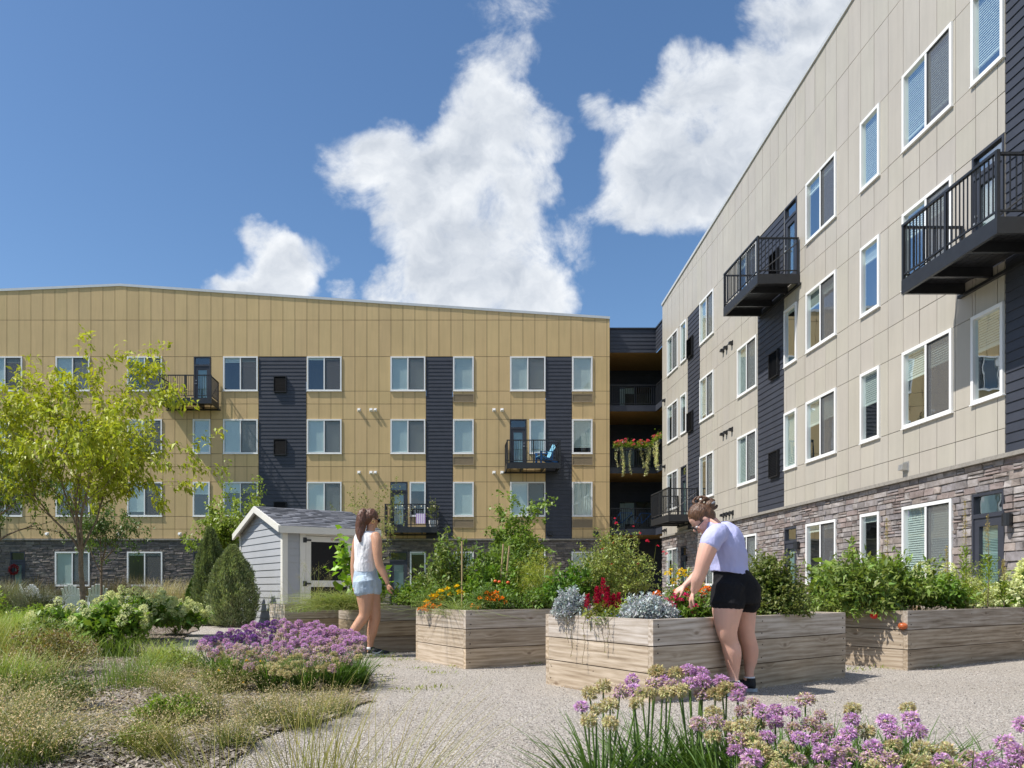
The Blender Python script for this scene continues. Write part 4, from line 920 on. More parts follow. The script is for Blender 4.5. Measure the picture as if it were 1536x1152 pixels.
    F.limb(s, [(1094, 880, -.02, 25), (1092, 897, -.03, 25), (1090, 909, -.04, 24.5)], 20, 1.08); F.limb(s, [(1115, 880, .13, 24), (1117, 897, .14, 23), (1118, 910, .15, 21.5)], 20, 1.12)
    remesh(s, 'shorts', M['black_cotton'], A, .006, 3, (.004, 12, (1, 1, 1)))
    h = MB(); h.ell(hc-fw*.012+up*.018, (sd*.082, fw*.094, up*.094)); h.ell(hc-fw*.05-up*.005, (sd*.074, fw*.06, up*.088))
    h.ell(P(1064, 757, .04), (Vector((.045, 0, .015)), Vector((0, .048, 0)), Vector((-.01, 0, .038)))); h.tube([P(1052+12*math.cos(a), 752+7*math.sin(a)*1.0, .04+.02*math.sin(a*2)) for a in np.linspace(.2, 6.0, 14)], .011, 8)
    h.tube([P(1062+14*math.cos(a), 757+8*math.sin(a), .04+.03*math.cos(a)) for a in np.linspace(0, 5.5, 14)], .012, 8); h.tube([P(1046, 750, .03), P(1050, 745, .02), P(1058, 748, .05), P(1066, 752, .05)], .012, 8)
    # keep the face clear of hair
    remesh(h, 'hair', M['hair_brown'], A, .005, 2, (.004, 40, (1, 1, .4)))
    for sg in (1, -1):
        g = MB(); g.tube([hc+sd*sg*.072+fw*.0-up*.02, hc+sd*sg*.066+fw*.07-up*.025], .004, 6); g.tube([hc+sd*sg*.035+fw*.098-up*.028+(sd*math.cos(a)*.026+up*math.sin(a)*.02) for a in np.linspace(0, 6.28, 14)], .004, 6, False); g.build('glasses', M['black_metal'], A).matrix_parent_inverse = Matrix.Translation(-A.location)
        g = MB(); g.ell(hc+sd*sg*.032+fw*.075-up*.028, (sd*.013, fw*.012, up*.009)); g.build('eye', M['eye_white'], A).matrix_parent_inverse = Matrix.Translation(-A.location)
    g = MB(); g.ell(hc+fw*.091-up*.074, (sd*.018, fw*.006, up*.007)); g.build('lips', M['lip'], A).matrix_parent_inverse = Matrix.Translation(-A.location)
    g = MB(); g.ell(P(1068, 755, .02), (Vector((.026, 0, .008)), Vector((0, .03, 0)), Vector((0, 0, .014)))); g.build('hair_claw', M['claw'], A).matrix_parent_inverse = Matrix.Translation(-A.location)
    Zg = lambda v, z=.0: Vector((v.x, v.y, z))
    h1 = Zg(P(1108, 1030, -.04)); h2 = Zg(P(1133, 1026, .16))
    for hh, d in ((h1, Vector((-.93, -.05, 0))), (h2, Vector((-.80, .55, 0)))):
        sh = shoe(None, hh, hh+d, 1, 'shoe_sole', -1 if False else 1); sh.parent = A; sh.matrix_parent_inverse = Matrix.Translation(-A.location)
    for c in ((1100, 1023, .02, .05), (1124, 1017, .2, .043)):
        g = MB(); q = P(c[0], c[1], c[2]); g.loft([(q-Vector((0, 0, .014)), Vector((c[3], 0, 0)), Vector((0, c[3]*.95, 0))), (q+Vector((0, 0, .012)), Vector((c[3]*.97, 0, 0)), Vector((0, c[3]*.92, 0)))], 16); g.build('sock', M['sock'], A, smooth=True).matrix_parent_inverse = Matrix.Translation(-A.location)
woman_bending()

def woman_walking():
    F = Fig(9.5, 556); P = F.P
    A = thing('person', 'woman in white sleeveless top and light denim shorts walking past the shed with a ponytail', 'person', (P(555, 980).x, 9.5, 0))
    b = MB()
    # front (planted) leg and trailing leg
    F.limb(b, [(556, 885, .03, 14), (558, 900, .03, 13), (560, 915, .02, 11), (562, 928, .02, 8.8), (560, 938, .03, 8.2), (558, 948, .04, 7.8), (556, 958, .05, 6), (555.5, 968, .05, 4.5), (555, 975, .05, 4.5)], 16)
    F.limb(b, [(547, 885, -.08, 14), (548, 900, -.08, 12.5), (548, 914, -.09, 9.8), (546, 924, -.09, 8.4), (540, 933, -.1, 8), (532, 944, -.12, 7), (525, 953, -.13, 5), (520, 960, -.14, 4.2), (518, 966, -.14, 4.4)], 16)
    F.torso(b, [(549, 893, 0, 17, .10, 0), (549, 880, 0, 18.5, .125, 0), (548, 868, 0, 17.5, .12, 0), (548, 855, 0, 14.5, .10, 0), (549, 842, 0, 14, .10, 0), (551, 826, 0, 16.5, .11, 0), (552, 812, 0, 18, .11, 0), (553, 803, 0, 17, .09, -.05), (555, 797, 0, 10, .06, 0)])
    F.limb(b, [(555, 803, 0, 7.5), (556, 795, 0, 6.6), (557, 788, 0, 6.6)], 14)
    fw = Vector((.86, .42, -.10)).normalized(); up = Vector((0, 0, 1)); up = (up-fw*up.dot(fw)).normalized(); sd = fw.cross(up); hc = P(557, 777, 0)
    b.ell(hc, (sd*.074, fw*.094, up*.10)); b.ell(hc+fw*.03-up*.045, (sd*.054, fw*.06, up*.07)); b.ell(hc+fw*.062-up*.10, (sd*.02, fw*.022, up*.018)); b.ell(hc+fw*.085-up*.02, (sd*.012, fw*.018, up*.022)); b.ell(hc+fw*.103-up*.04, (sd*.011, fw*.014, up*.012)); b.ell(hc+fw*.08-up*.07, (sd*.02, fw*.012, up*.008))
    for sg in (1, -1): b.ell(hc+sd*sg*.073-fw*.0-up*.02, (sd*.012, fw*.018, up*.03))
    F.limb(b, [(563, 803, -.10, 7.6), (565, 812, -.13, 8), (566, 826, -.15, 7.4), (567, 838, -.16, 6.4), (570, 850, -.16, 6.2), (576, 862, -.17, 5.2), (580, 871, -.18, 3.6), (581.5, 875, -.18, 3.4)], 14)
    F.limb(b, [(540, 803, .13, 7), (535, 815, .16, 6.8), (532, 835, .17, 5.8), (531, 850, .17, 5.6), (531, 866, .16, 4.6), (532, 878, .14, 3.4)], 12)
    hand(F, b, P(581.5, 875, -.18), P(583.5, 886, -.18), None, Vector((-.5, .8, 0)), .35, .95); hand(F, b, P(532, 878, .14), P(533.5, 888, .12), None, Vector((.6, .8, 0)), .4, .95)
    b.loft([(P(555, 973, .05), Vector((.038, 0, 0)), Vector((0, .034, 0))), (P(556, 979, .05), Vector((.045, 0, 0)), Vector((0, .034, 0)))], 12)
    remesh(b, 'body', M['skin_tan'], A, .0065, 4)
    t = MB()
    F.torso(t, [(548, 858, 0, 16.5, .13, 0), (548, 850, 0, 17.2, .132, 0), (549, 840, 0, 17.2, .13, 0), (550.5, 826, 0, 19, .132, 0), (551.5, 812, 0, 20, .13, 0), (552, 803, 0, 19, .11, -.05), (554, 797, 0, 10.5, .075, 0)], n=32)
    remesh(t, 'sleeveless_top', M['white_cotton'], A, .006, 3, (.008, 9, (1.5, 1.5, .6)))
    s = MB(); F.torso(s, [(548.5, 852, 0, 15.8, .118, 0), (548.5, 860, 0, 18, .13, 0), (549, 872, 0, 20, .145, 0), (549, 882, 0, 20, .145, 0)], n=32)
    F.limb(s, [(557, 872, .03, 15.5), (557.5, 882, .03, 15.4), (558, 889, .03, 15.2)], 18); F.limb(s, [(545, 872, -.08, 15.8), (546, 882, -.08, 15.6), (546.5, 889.5, -.08, 15.4)], 18)
    sh = remesh(s, 'denim_shorts', M['denim'], A, .006, 3, (.003, 14, (1, 1, .8)))
    h = MB(); h.ell(hc-fw*.012+up*.02, (sd*.086, fw*.096, up*.097)); h.ell(hc-fw*.05-up*.01, (sd*.076, fw*.058, up*.085))
    h.limb = None
    F.limb(h, [(549, 768, -.02, 5), (545, 770, -.03, 8), (543, 780, -.04, 9), (541, 792, -.05, 8), (540, 802, -.08, 6), (540, 812, -.12, 2.5)], 12)
    remesh(h, 'hair', M['hair_auburn'], A, .005, 2, (.006, 35, (1, 1, .3)))
    fix = lambda o: setattr(o, 'matrix_parent_inverse', Matrix.Translation(-A.location))
    g = MB(); g.tube([P(550, 766, -.05), P(551.5, 771, -.08), P(551, 775, -.07)], .008, 6); fix(g.build('hair_tie', M['black_cotton'], A))
    g = MB(); g.tube([hc+sd*.080-up*.052+(fw*math.cos(a)+up*math.sin(a))*.017 for a in np.linspace(0, 6.28, 16)], .0035, 6, False); fix(g.build('earring', M['gold'], A))
    g = MB()
    for sg in (1, -1): g.tube([hc+sd*sg*.076+fw*.0-up*.012, hc+sd*sg*.066+fw*.085-up*.018], .005, 6); g.ell(hc+sd*sg*.036+fw*.092-up*.022, (sd*.033, fw*.012, up*.026))
    fix(g.build('sunglasses', M['dark_lens'], A, smooth=True))
    Zg = lambda v, z=.0: Vector((v.x, v.y, z)); h1 = Zg(P(552.5, 978, .05)); s1 = shoe(None, h1, h1+Vector((.97, -.12, 0)), 1, 'shoe_sole_pale', 1); s1.parent = A; fix(s1)
    h2 = P(515, 970, -.14); s2 = shoe(None, h2, h2+Vector((.72, .1, -.62)), 1, 'shoe_sole_pale', 1); s2.parent = A; fix(s2)
    g = MB(); q = P(555, 972, .05); g.loft([(q-Vector((0, 0, .02)), Vector((.042, 0, 0)), Vector((0, .04, 0))), (q+Vector((0, 0, .012)), Vector((.039, 0, 0)), Vector((0, .036, 0)))], 16); fix(g.build('sock', M['sock'], A, smooth=True))
woman_walking()
# ---------------------------------------------------------------- foliage machinery
def nrm(v): return v/np.maximum(np.linalg.norm(v, axis=-1, keepdims=True), 1e-9)
def vary(c, n, dv=.25, dh=.12, r=RNG):
    c = np.array(c)[None]*(1+r.uniform(-dv, dv, (n, 1))); c = c*(1+r.uniform(-dh, dh, (n, 3))); return np.clip(c, .002, 1)
def leaf_geo(P, D, L, Wd, col, fold=.25, up=None, curve=.15):
    """two folded blades per leaf. P base, D direction"""
    n = len(P); D = nrm(D); u = up if up is not None else np.tile([0, 0, 1.0], (n, 1)); u = u+RNG.normal(0, .35, (n, 3))
    S = nrm(np.cross(D, u)); N = nrm(np.cross(S, D)); L = L[:, None]; Wd = Wd[:, None]
    b = P; tip = P+D*L-N*L*curve; mid = P+D*L*.5+N*L*.03; l = P+D*L*.45-S*Wd*.5+N*Wd*fold; rr = P+D*L*.45+S*Wd*.5+N*Wd*fold
    V = np.stack([b, mid, tip, l, rr], 1).reshape(-1, 3); i = (np.arange(n)*5)[:, None]
    F = np.concatenate([i+np.array([[0, 1, 2, 3]]), i+np.array([[0, 4, 2, 1]])], 0); return V, F, np.repeat(col, 5, 0)
def blades_geo(P, D, L, Wd, col, bend=.3, seg=4, tipcol=None):
    """ribbons that bow outward under their own weight"""
    n = len(P); D = nrm(D); hz = D.copy(); hz[:, 2] = 0; hz = nrm(hz+RNG.normal(0, .01, (n, 3))*np.array([1, 1, 0])); S = nrm(np.cross(D, hz)+RNG.normal(0, .3, (n, 3)))
    V = np.zeros((n, seg+1, 2, 3)); C = np.zeros((n, seg+1, 2, 3)); tc = col if tipcol is None else tipcol
    for k in range(seg+1):
        t = k/seg; c = P+D*(L*t)[:, None]+hz*(L*bend*t*t)[:, None]-np.array([0, 0, 1.0])*(L*bend*.55*t**2.5)[:, None]; w = (Wd*(1-t**1.5*.9)*.5)[:, None]
        V[:, k, 0] = c-S*w; V[:, k, 1] = c+S*w; C[:, k, :] = (col*(1-t)+tc*t)[:, None]
    i = (np.arange(n)*(seg+1)*2)[:, None]; F = np.concatenate([i+np.array([[2*k, 2*k+1, 2*k+3, 2*k+2]]) for k in range(seg)], 0)
    return V.reshape(-1, 3), F, C.reshape(-1, 3)
def join(gs):
    V, F, C, o = [], [], [], 0
    for v, f, c in gs: V.append(v); F.append(f+o); C.append(c); o += len(v)
    return np.concatenate(V), np.concatenate(F), np.concatenate(C)
def foliage(name, gs, mat, parent, loc=None): V, F, C = join(gs); return np_mesh(name, V, F, M[mat], parent, C, loc=loc)
def shoots(n, R, H, z0=0.0, lean=.5, jit=.25, lumps=0.3, flat=1.0):
    """shoot tips over a lumpy mound, with paths from the crown of the root"""
    a = RNG.uniform(0, 2*np.pi, n); c = RNG.random(n)**.55*1.35; th = np.minimum(c, 1.45)
    ph = RNG.uniform(0, 6.28, 4); lump = 1+lumps*(np.sin(a*3+ph[0])*np.sin(th*4+ph[1])*.6+np.sin(a*5+ph[2])*.3+RNG.normal(0, jit, n)*.8)
    tip = np.stack([np.sin(th)*np.cos(a)*R*lump, np.sin(th)*np.sin(a)*R*lump*flat, z0+(np.cos(th)*.85+.15)*(H-z0)*lump], -1)
    base = np.stack([RNG.normal(0, R*.12, n), RNG.normal(0, R*.12, n)*flat, np.zeros(n)], -1); return base, tip
def along(base, tip, k, lo=.35, bow=.15):
    """k points on every shoot between lo and 1, with the tangent there"""
    n = len(base); t = RNG.uniform(lo, 1, (n, k)); t = t**.75; d = tip-base; L = np.linalg.norm(d, axis=1)[:, None, None]
    P = base[:, None]+d[:, None]*t[..., None]; P[..., 2] += (np.sin(t*np.pi)*bow)*L[..., 0]; return P.reshape(-1, 3), np.repeat(nrm(d), k, 0), t.reshape(-1)
def bush(name, label, cat, xyz, R, H, n_sh, k, L, asp, col, z0=.0, lumps=.3, spread=1.0, droop=.25, mat='leaf', group=None, flat=1.0, stems=True, dv=.3, tipcol=None, lo=.35, jit=.25, fold=.25, rz=0, foliage_name='foliage', minz=None):
    A = thing(name, label, cat, xyz, rz, group); b, t = shoots(n_sh, R, H, z0, lumps=lumps, jit=jit, flat=flat)
    P, D, tt = along(b, t, k, lo); n = len(P); P = P+RNG.normal(0, L*.35, (n, 3)); P[:, 2] = np.maximum(P[:, 2], -.1 if minz is None else minz)
    dirs = nrm(D*.5+RNG.normal(0, .75*spread, (n, 3))+np.array([0, 0, .25-droop])); c = vary(col, n, dv)
    if tipcol is not None: f = np.clip((tt-.7)/.3, 0, 1)[:, None]*RNG.uniform(.3, 1, (n, 1)); c = c*(1-f)+vary(tipcol, n, .15)*f
    ll = L*RNG.uniform(.55, 1.3, n); foliage(foliage_name, [leaf_geo(P, dirs, ll, ll*asp, c, fold)], mat, A)
    if stems:
        q = RNG.choice(n_sh, min(n_sh, 60), replace=False); dd = t[q]-b[q]; ln = np.linalg.norm(dd, axis=1)
        foliage('stem', [blades_geo(b[q], dd, ln, np.full(len(q), .006+.004*H), vary((.16, .17, .07), len(q)), 0.0, 2)], 'leaf_matt', A)
    A['_tips'] = 0
    del A['_tips']
    return A, t
def cutball(P, r, col, k=1, zsq=.8):
    """flower heads made of many petals around each point"""
    n = len(P); m = 14; d = RNG.normal(0, 1, (n*m, 3)); d[:, 2] = np.abs(d[:, 2])*.9-.25; d = nrm(d); rr = np.repeat(r, m); B = np.repeat(P, m, 0)
    return leaf_geo(B+d*rr[:, None]*.35, d+RNG.normal(0, .25, d.shape), rr*.75, rr*.62, np.repeat(col, m, 0)*RNG.uniform(.75, 1.15, (n*m, 1)), .3)
def flowers(name, P, r, col, parent, mat='petal', dv=.12):
    P = np.atleast_2d(np.array(P, float)); src = []
    for i, p in enumerate(P):
        if i < 4: V, F, C = cutball(np.zeros((1, 3)), np.array([r]), vary(col, 1, dv, .05)); o = np_mesh(name, V, F, M[mat], parent, C, loc=tuple(p)); src.append(o)
        else: o = src[i % 4].copy(); COL.objects.link(o); o.location = tuple(p); o.rotation_euler = (0, 0, i*1.7)
        s = RNG.uniform(.75, 1.15); o.scale = (s,)*3
def rel(A, pts): o = np.array(A.location); return [tuple(np.array(p)-o) for p in pts]

# ---------------------------------------------------------------- trees
def tree(name, label, base, H, trunk_h, R, zc, n_limb, leafL, asp, col, r0, n_leaf, seed, droop=.5, group=None, tipcol=None, trunk_bend=0, spread=1.0, dens=1.0, mat='leaf', narrow=.0, dv=.28, bark='bark', reach=1.0):
    r = np.random.default_rng(seed); A = thing(name, label, 'tree', base, 0, group); W_ = MB(); tips = []
    def branch(p, d, L, rad, depth):
        pts = [p.copy()]; dd = d.copy(); rs = [rad]; n = 5 if depth < 2 else 4
        for i in range(n):
            dd = dd+r.normal(0, .10+.03*depth, 3)+np.array([0, 0, .07 if depth < 3 else -.03]); dd /= np.linalg.norm(dd)
            pts.append(pts[-1]+dd*L/n); rs.append(rad*(1-.55*(i+1)/n))
        W_.tube(pts, rs, 7 if depth < 2 else 5, cap=False)
        if depth >= 2:
            for i in range(1, n+1): tips.append((pts[i], dd.copy(), depth))
        if depth < 4:
            m = {0: n_limb, 1: 4, 2: 3, 3: 2}[depth]
            for j in range(m):
                i = n if (depth > 0 and j == 0) else r.integers(2 if depth else n-1, n+1); q = pts[i]; t = (pts[min(i, n)]-pts[i-1]); t /= np.linalg.norm(t)
                a = (j+r.random()*.7)*2*np.pi/m+depth; side = np.cross(t, [0, 0, 1.0]) if abs(t[2]) < .97 else np.array([1.0, 0, 0]); side /= np.linalg.norm(side); s2 = np.cross(t, side)
                ang = r.uniform(.30, .62)*spread if depth == 0 else r.uniform(.35, .85)*spread; nd = t*math.cos(ang)+(side*math.cos(a)+s2*math.sin(a))*math.sin(ang)
                branch(q, nd/np.linalg.norm(nd), L*r.uniform(.6, .85)*(1.0 if depth else reach), rs[i]*(.72 if depth else .6), depth+1)
    # trunk
    p = np.zeros(3); pts = [p.copy()]; d = np.array([trunk_bend, 0, 1.0])
    for i in range(6): p = p+np.array([r.normal(0, .008)+trunk_bend*trunk_h/6, r.normal(0, .008), trunk_h/6]); pts.append(p.copy())
    W_.tube([np.array([0, 0, -.05])]+pts, [r0*1.25, r0*1.12]+[r0*(1-.045*i) for i in range(6)], 10, cap=False)
    L0 = (H-trunk_h)*.42
    for j in range(n_limb):
        a = (j+r.random()*.5)*2*np.pi/n_limb; ang = (r.uniform(.24, .52) if j else .08)*spread; dd = np.array([math.sin(ang)*math.cos(a), math.sin(ang)*math.sin(a), math.cos(ang)]); k = r.integers(5, 7)
        branch(pts[k], dd, L0*r.uniform(.8, 1.1), r0*.5, 1)
    if narrow: branch(pts[-1], np.array([0, 0, 1.0]), L0*1.5, r0*.6, 1)
    T_ = np.array([t[0] for t in tips]); TD = np.array([t[1] for t in tips])
    # fit the crown to its measured size
    zt = T_[:, 2].max(); sc = (H-trunk_h)/(zt-trunk_h); rx = np.percentile(np.abs(T_[:, 0]-trunk_bend*trunk_h), 97); sx = R/rx
    def fit(v):
        v = np.array(v, dtype=float); k = np.clip((v[..., 2]-trunk_h*.75)/(trunk_h*.25), 0, 1)
        z = np.where(v[..., 2] > trunk_h, trunk_h+(v[..., 2]-trunk_h)*sc, v[..., 2]); cx = trunk_bend*np.minimum(v[..., 2], trunk_h)
        return np.stack([cx+(v[..., 0]-cx)*(1+(sx-1)*k), v[..., 1]*(1+(sx-1)*k), z], -1)
    W_.v = [tuple(q) for q in fit(np.array(W_.v))]; T_ = fit(T_)
    W_.build('trunk', M[bark], A, smooth=True)
    idx = r.choice(len(T_), int(n_leaf*dens)); n = len(idx); P = T_[idx]+r.normal(0, leafL*.5, (n, 3)); dirs = nrm(TD[idx]*.5+r.normal(0, .6, (n, 3))+np.array([0, 0, -droop]))
    ll = leafL*r.uniform(.55, 1.25, n); c = vary(col, n, dv, .08, r)
    if tipcol is not None: f = (np.clip((P[:, 2]-trunk_h)/(H-trunk_h), 0, 1)*r.uniform(0, 1, n))[:, None]; c = c*(1-f)+vary(tipcol, n, .15, .05, r)*f
    foliage('crown', [leaf_geo(P, dirs, ll, ll*asp, c, .2, curve=.3)], mat, A); return A
LIME = (.20, .27, .035); MID = (.075, .135, .03); DEEP = (.045, .085, .028)
tree('young_tree', 'young tree with lime-green drooping leaves and open ascending branches at front left', (-5.30, 11.4, 0), 4.50, 1.62, 1.42, 3.2, 7, .105, .40, (.21, .275, .03), .042, 12500, 3, .45, tipcol=(.38, .42, .05), trunk_bend=-.025, spread=.95)
tree('young_tree', 'dark-leaved young tree on a slim trunk at the left edge', (-10.3, 17.6, 0), 5.0, 1.9, 1.75, 3.4, 6, .11, .42, (.065, .12, .03), .07, 6800, 8, .6, trunk_bend=.0)
tree('young_tree', 'small dark tree standing behind the lime-green one', (-9.3, 21.0, 0), 3.4, 1.5, .95, 2.5, 5, .085, .5, (.06, .115, .03), .04, 3200, 12, .4)
tree('birch_sapling', 'slender light-green sapling rising behind the conical evergreens', (-6.3, 22.3, 0), 4.45, .9, .95, 2.6, 6, .10, .6, (.14, .22, .035), .04, 5600, 14, .3, tipcol=(.22, .30, .05), spread=.75, narrow=1)
tree('maple_sapling', 'dense bright-green sapling rising behind the marigold bed', (2.05, 22.0, 0), 3.55, .8, .72, 2.2, 6, .11, .8, (.085, .155, .03), .035, 6800, 16, .2, tipcol=(.15, .24, .04), spread=.7, narrow=1)
tree('thin_sapling', 'sparse airy sapling behind the walking woman', (-2.2, 23.5, 0), 4.2, 1.0, 1.05, 2.7, 6, .07, .5, (.13, .17, .05), .035, 3400, 18, .2, spread=.95)

# evergreens
def conifer(label, xyz, R, H, n, seed, col):
    r = np.random.default_rng(seed); A = thing('conical_evergreen', label, 'evergreen', xyz, 0, 'conical evergreens by the shed')
    h = r.random(n)**.85; prof = np.interp(h, [0, .06, .25, .45, .65, .82, .94, 1], [.66, .88, 1, .97, .80, .50, .22, .03]); a = r.uniform(0, 6.28, n)
    lump = 1+.10*np.sin(a*9+h*8)+.08*np.sin(a*4-h*17)+r.normal(0, .07, n); rr = R*prof*lump*np.where(r.random(n) < .8, 1, r.uniform(.5, 1, n))
    P = np.stack([np.cos(a)*rr, np.sin(a)*rr, h*H], -1); D = np.stack([np.cos(a)*.6, np.sin(a)*.6, np.full(n, 1.0)], -1)+r.normal(0, .3, (n, 3)); l = r.uniform(.04, .10, n)
    foliage('foliage', [leaf_geo(P, D, l, l*.28, vary(col, n, .35, .08, r), .3)], 'leaf_matt', A); m = MB(); m.tube([(0, 0, -.03), (0, 0, H*.85)], [.05, .01], 8); m.build('trunk', M['bark'], A)
conifer('broad blue-green evergreen nearest the shed wall', (-4.62, 16.9, 0), .47, 1.72, 26000, 1, (.19, .25, .15))
conifer('taller narrow blue-green evergreen left of the broad one', (-5.25, 17.4, 0), .33, 2.15, 20000, 2, (.14, .195, .11))
conifer('small dark green evergreen, lowest and leftmost of the three', (-5.75, 17.9, 0), .20, 1.05, 8000, 3, (.06, .12, .03))

# ---------------------------------------------------------------- planting in the raised beds (Z0 = soil)
Z0 = .50
bush('dusty_miller', 'silver-white lacy plant at the left corner of the front bed', 'plant', (1.08, 6.62, Z0), .17, .29, 260, 22, .030, .42, (.46, .50, .49), mat='silver_leaf', dv=.15, lumps=.2, spread=.6)
bush('dusty_miller', 'silver-white lacy plant between the red plumes and the magenta blooms', 'plant', (1.60, 6.12, Z0), .23, .25, 380, 22, .030, .42, (.48, .52, .51), mat='silver_leaf', dv=.15, lumps=.2, spread=.6)
def celosia():
    A, t = bush('celosia', 'crimson plumed flower spikes beside the silver plant', 'plant', (1.30, 6.36, Z0), .14, .18, 40, 12, .06, .4, (.13, .16, .035)); gs = []
    for (dx, dy, h, w) in ((0, 0, .40, .035), (-.05, .02, .33, .03), (.04, .02, .33, .03), (.08, -.01, .27, .028), (-.13, 0, .27, .026), (.13, .03, .28, .026), (.02, -.04, .28, .03), (-.03, .05, .30, .028)):
        n = 220; tt = RNG.random(n)**.8; a = RNG.uniform(0, 6.28, n); rr = w*(1-tt*.85)*RNG.uniform(.5, 1.1, n); P = np.stack([dx+np.cos(a)*rr, dy+np.sin(a)*rr, h*.55+tt*h*.45*1.0], -1); D = np.stack([np.cos(a), np.sin(a), np.full(n, 1.4)], -1)
        l = RNG.uniform(.012, .026, n); gs.append(leaf_geo(P, D, l, l*.45, vary((.42, .008, .045), n, .35), .2))
    foliage('flower_plume', gs, 'petal', A)
celosia()
bush('coleus', 'chartreuse leafy plant behind the silver foliage', 'plant', (1.58, 6.62, Z0), .2, .20, 60, 9, .06, .55, (.30, .40, .10))
A, t = bush('zinnia', 'magenta-flowered bushy plant under the bending woman\'s hands', 'plant', (1.98, 6.30, Z0), .24, .22, 100, 14, .055, .42, (.09, .17, .03))
flowers('bloom', rel(A, [W(*p, 6.12+.1*(i % 3)) for i, p in enumerate([(1000, 899), (1010, 897), (1025, 902), (1043, 909), (1016, 901), (1055, 905), (1005, 905), (1012, 909), (1020, 893), (1029, 893), (1036, 896), (1028, 906), (1036, 911), (1042, 901), (1047, 917), (1022, 900), (1008, 912), (1033, 909), (1040, 919), (1012, 893), (1050, 897)])]), .029, (.68, .012, .15), A)
A, t = bush('marigold', 'orange marigolds under the hands of the bending woman', 'plant', (2.05, 6.75, Z0), .22, .24, 70, 14, .04, .3, (.08, .15, .03))
flowers('bloom', rel(A, [W(*p, 6.6) for p in [(1014, 887), (1020, 887), (1030, 886), (1053, 887), (1058, 884), (1065, 888), (1062, 883), (1056, 892), (1070, 887)]]), .03, (.85, .20, .01), A)
A, t = bush('marigold', 'single orange marigold between the chartreuse plant and the salvia', 'plant', (1.76, 6.95, Z0), .1, .2, 30, 10, .04, .3, (.08, .15, .03)); flowers('bloom', rel(A, [W(983, 892, 6.9), W(987, 890, 6.92), W(990, 893, 6.9)]), .035, (.85, .22, .01), A)
A, t = bush('coreopsis', 'tall yellow daisies behind the marigolds', 'plant', (2.3, 7.35, Z0), .3, .48, 90, 12, .055, .3, (.12, .19, .05))
flowers('bloom', rel(A, [W(*p, 7.2+.05*(i % 4)) for i, p in enumerate([(1006, 856), (1001, 861), (1022, 856), (1028, 857), (1018, 863), (1026, 863), (1030, 865), (1040, 862), (1045, 864), (1010, 871), (1011, 876), (1017, 869), (1042, 868), (1030, 880), (1054, 878), (1004, 862)])]), .032, (.85, .62, .015), A)
A, t = bush('lobelia', 'low blue-flecked trailing plant at the edge of the front bed', 'plant', (2.25, 6.42, Z0), .2, .16, 90, 12, .028, .35, (.11, .18, .06)); flowers('bloom', rel(A, [tuple(np.array((2.25, 6.42, Z0))+q*1.02) for q in t[:36]]), .009, (.25, .27, .75), A)
A, t = bush('lobelia', 'low lobelia with tiny blue flowers below the crimson plumes', 'plant', (1.32, 6.2, Z0), .16, .14, 80, 12, .026, .35, (.13, .19, .06)); flowers('bloom', rel(A, [tuple(np.array((1.32, 6.2, Z0))+q*1.02) for q in t[:26]]), .008, (.28, .3, .75), A)
bush('oregano_bush', 'big dark-leaved herb mound spilling over the front bed right of the bending woman', 'shrub', (2.92, 6.98, Z0), .36, .60, 560, 22, .034, .62, (.065, .115, .025), z0=-.18, lumps=.16, tipcol=(.17, .20, .09), dv=.4, minz=-.25)
A, t = bush('salvia', 'tall pale-leaved salvia with tiny red flowers behind the crimson plumes', 'shrub', (1.95, 9.05, Z0), .52, .95, 420, 20, .034, .55, (.19, .245, .085), lumps=.22, dv=.35, spread=.9)
flowers('bloom', rel(A, [W(*p, 8.8+.05*(i % 5)) for i, p in enumerate([(957, 846), (920, 815), (970, 811), (972, 813), (995, 828), (904, 824), (1000, 831), (917, 847), (960, 800), (922, 778), (924, 785), (902, 812), (987, 819), (950, 790)])]), .02, (.75, .03, .08), A)
q = [W(*p, 8.9) for p in [(922, 778), (960, 797), (930, 800), (905, 810), (985, 812)]]; foliage('flower_stalk', [blades_geo(np.array(rel(A, [(p.x*.99, 8.95, Z0+.6) for p in q])), np.array([(p.x*.01, -.05, p.z-Z0-.6) for p in q]), np.array([p.z-Z0-.6 for p in q]), np.full(5, .006), vary((.2, .25, .08), 5), 0, 2)], 'leaf', A)
def trailing():
    A = thing('trailing_stems', 'thin dry trailing stems hanging over the sunlit end of the front bed', 'plant', (1.0, 6.6, Z0)); gs = []; lf = []
    f = lambda t: np.array([.918+.592*t, 6.84-1.19*t, 0])
    m = MB()
    for (t, dz, sw) in ((.25, .26, .03), (.33, .36, -.04), (.42, .42, .03), (.52, .18, .07), (.62, .30, .02), (.68, .22, -.02), (.3, .14, -.08)):
        b = f(t)+np.array([-.052, -.028, 0]); pts = [];
        for k in range(9): s = k/8; pts.append(b+np.array([.04*(1-s)+sw*s*.45+.012*math.sin(s*9+t*20), -.9*sw*s*.45, .62-dz*s+.03*math.sin(s*3)])-np.array([0.012*math.sin(s*3), .006, 0])-np.array([1.0, 6.6, Z0]))
        m.tube(pts, .0022, 5); P = np.array(pts[2:]); n = len(P)*3; PP = np.repeat(P, 3, 0)+RNG.normal(0, .008, (n, 3)); lf.append(leaf_geo(PP, RNG.normal(0, 1, (n, 3)), RNG.uniform(.01, .026, n), RNG.uniform(.003, .008, n), vary((.17, .2, .09), n, .4)))
    m.build('stem', M['bark'], A); foliage('foliage', lf, 'leaf', A)
trailing()
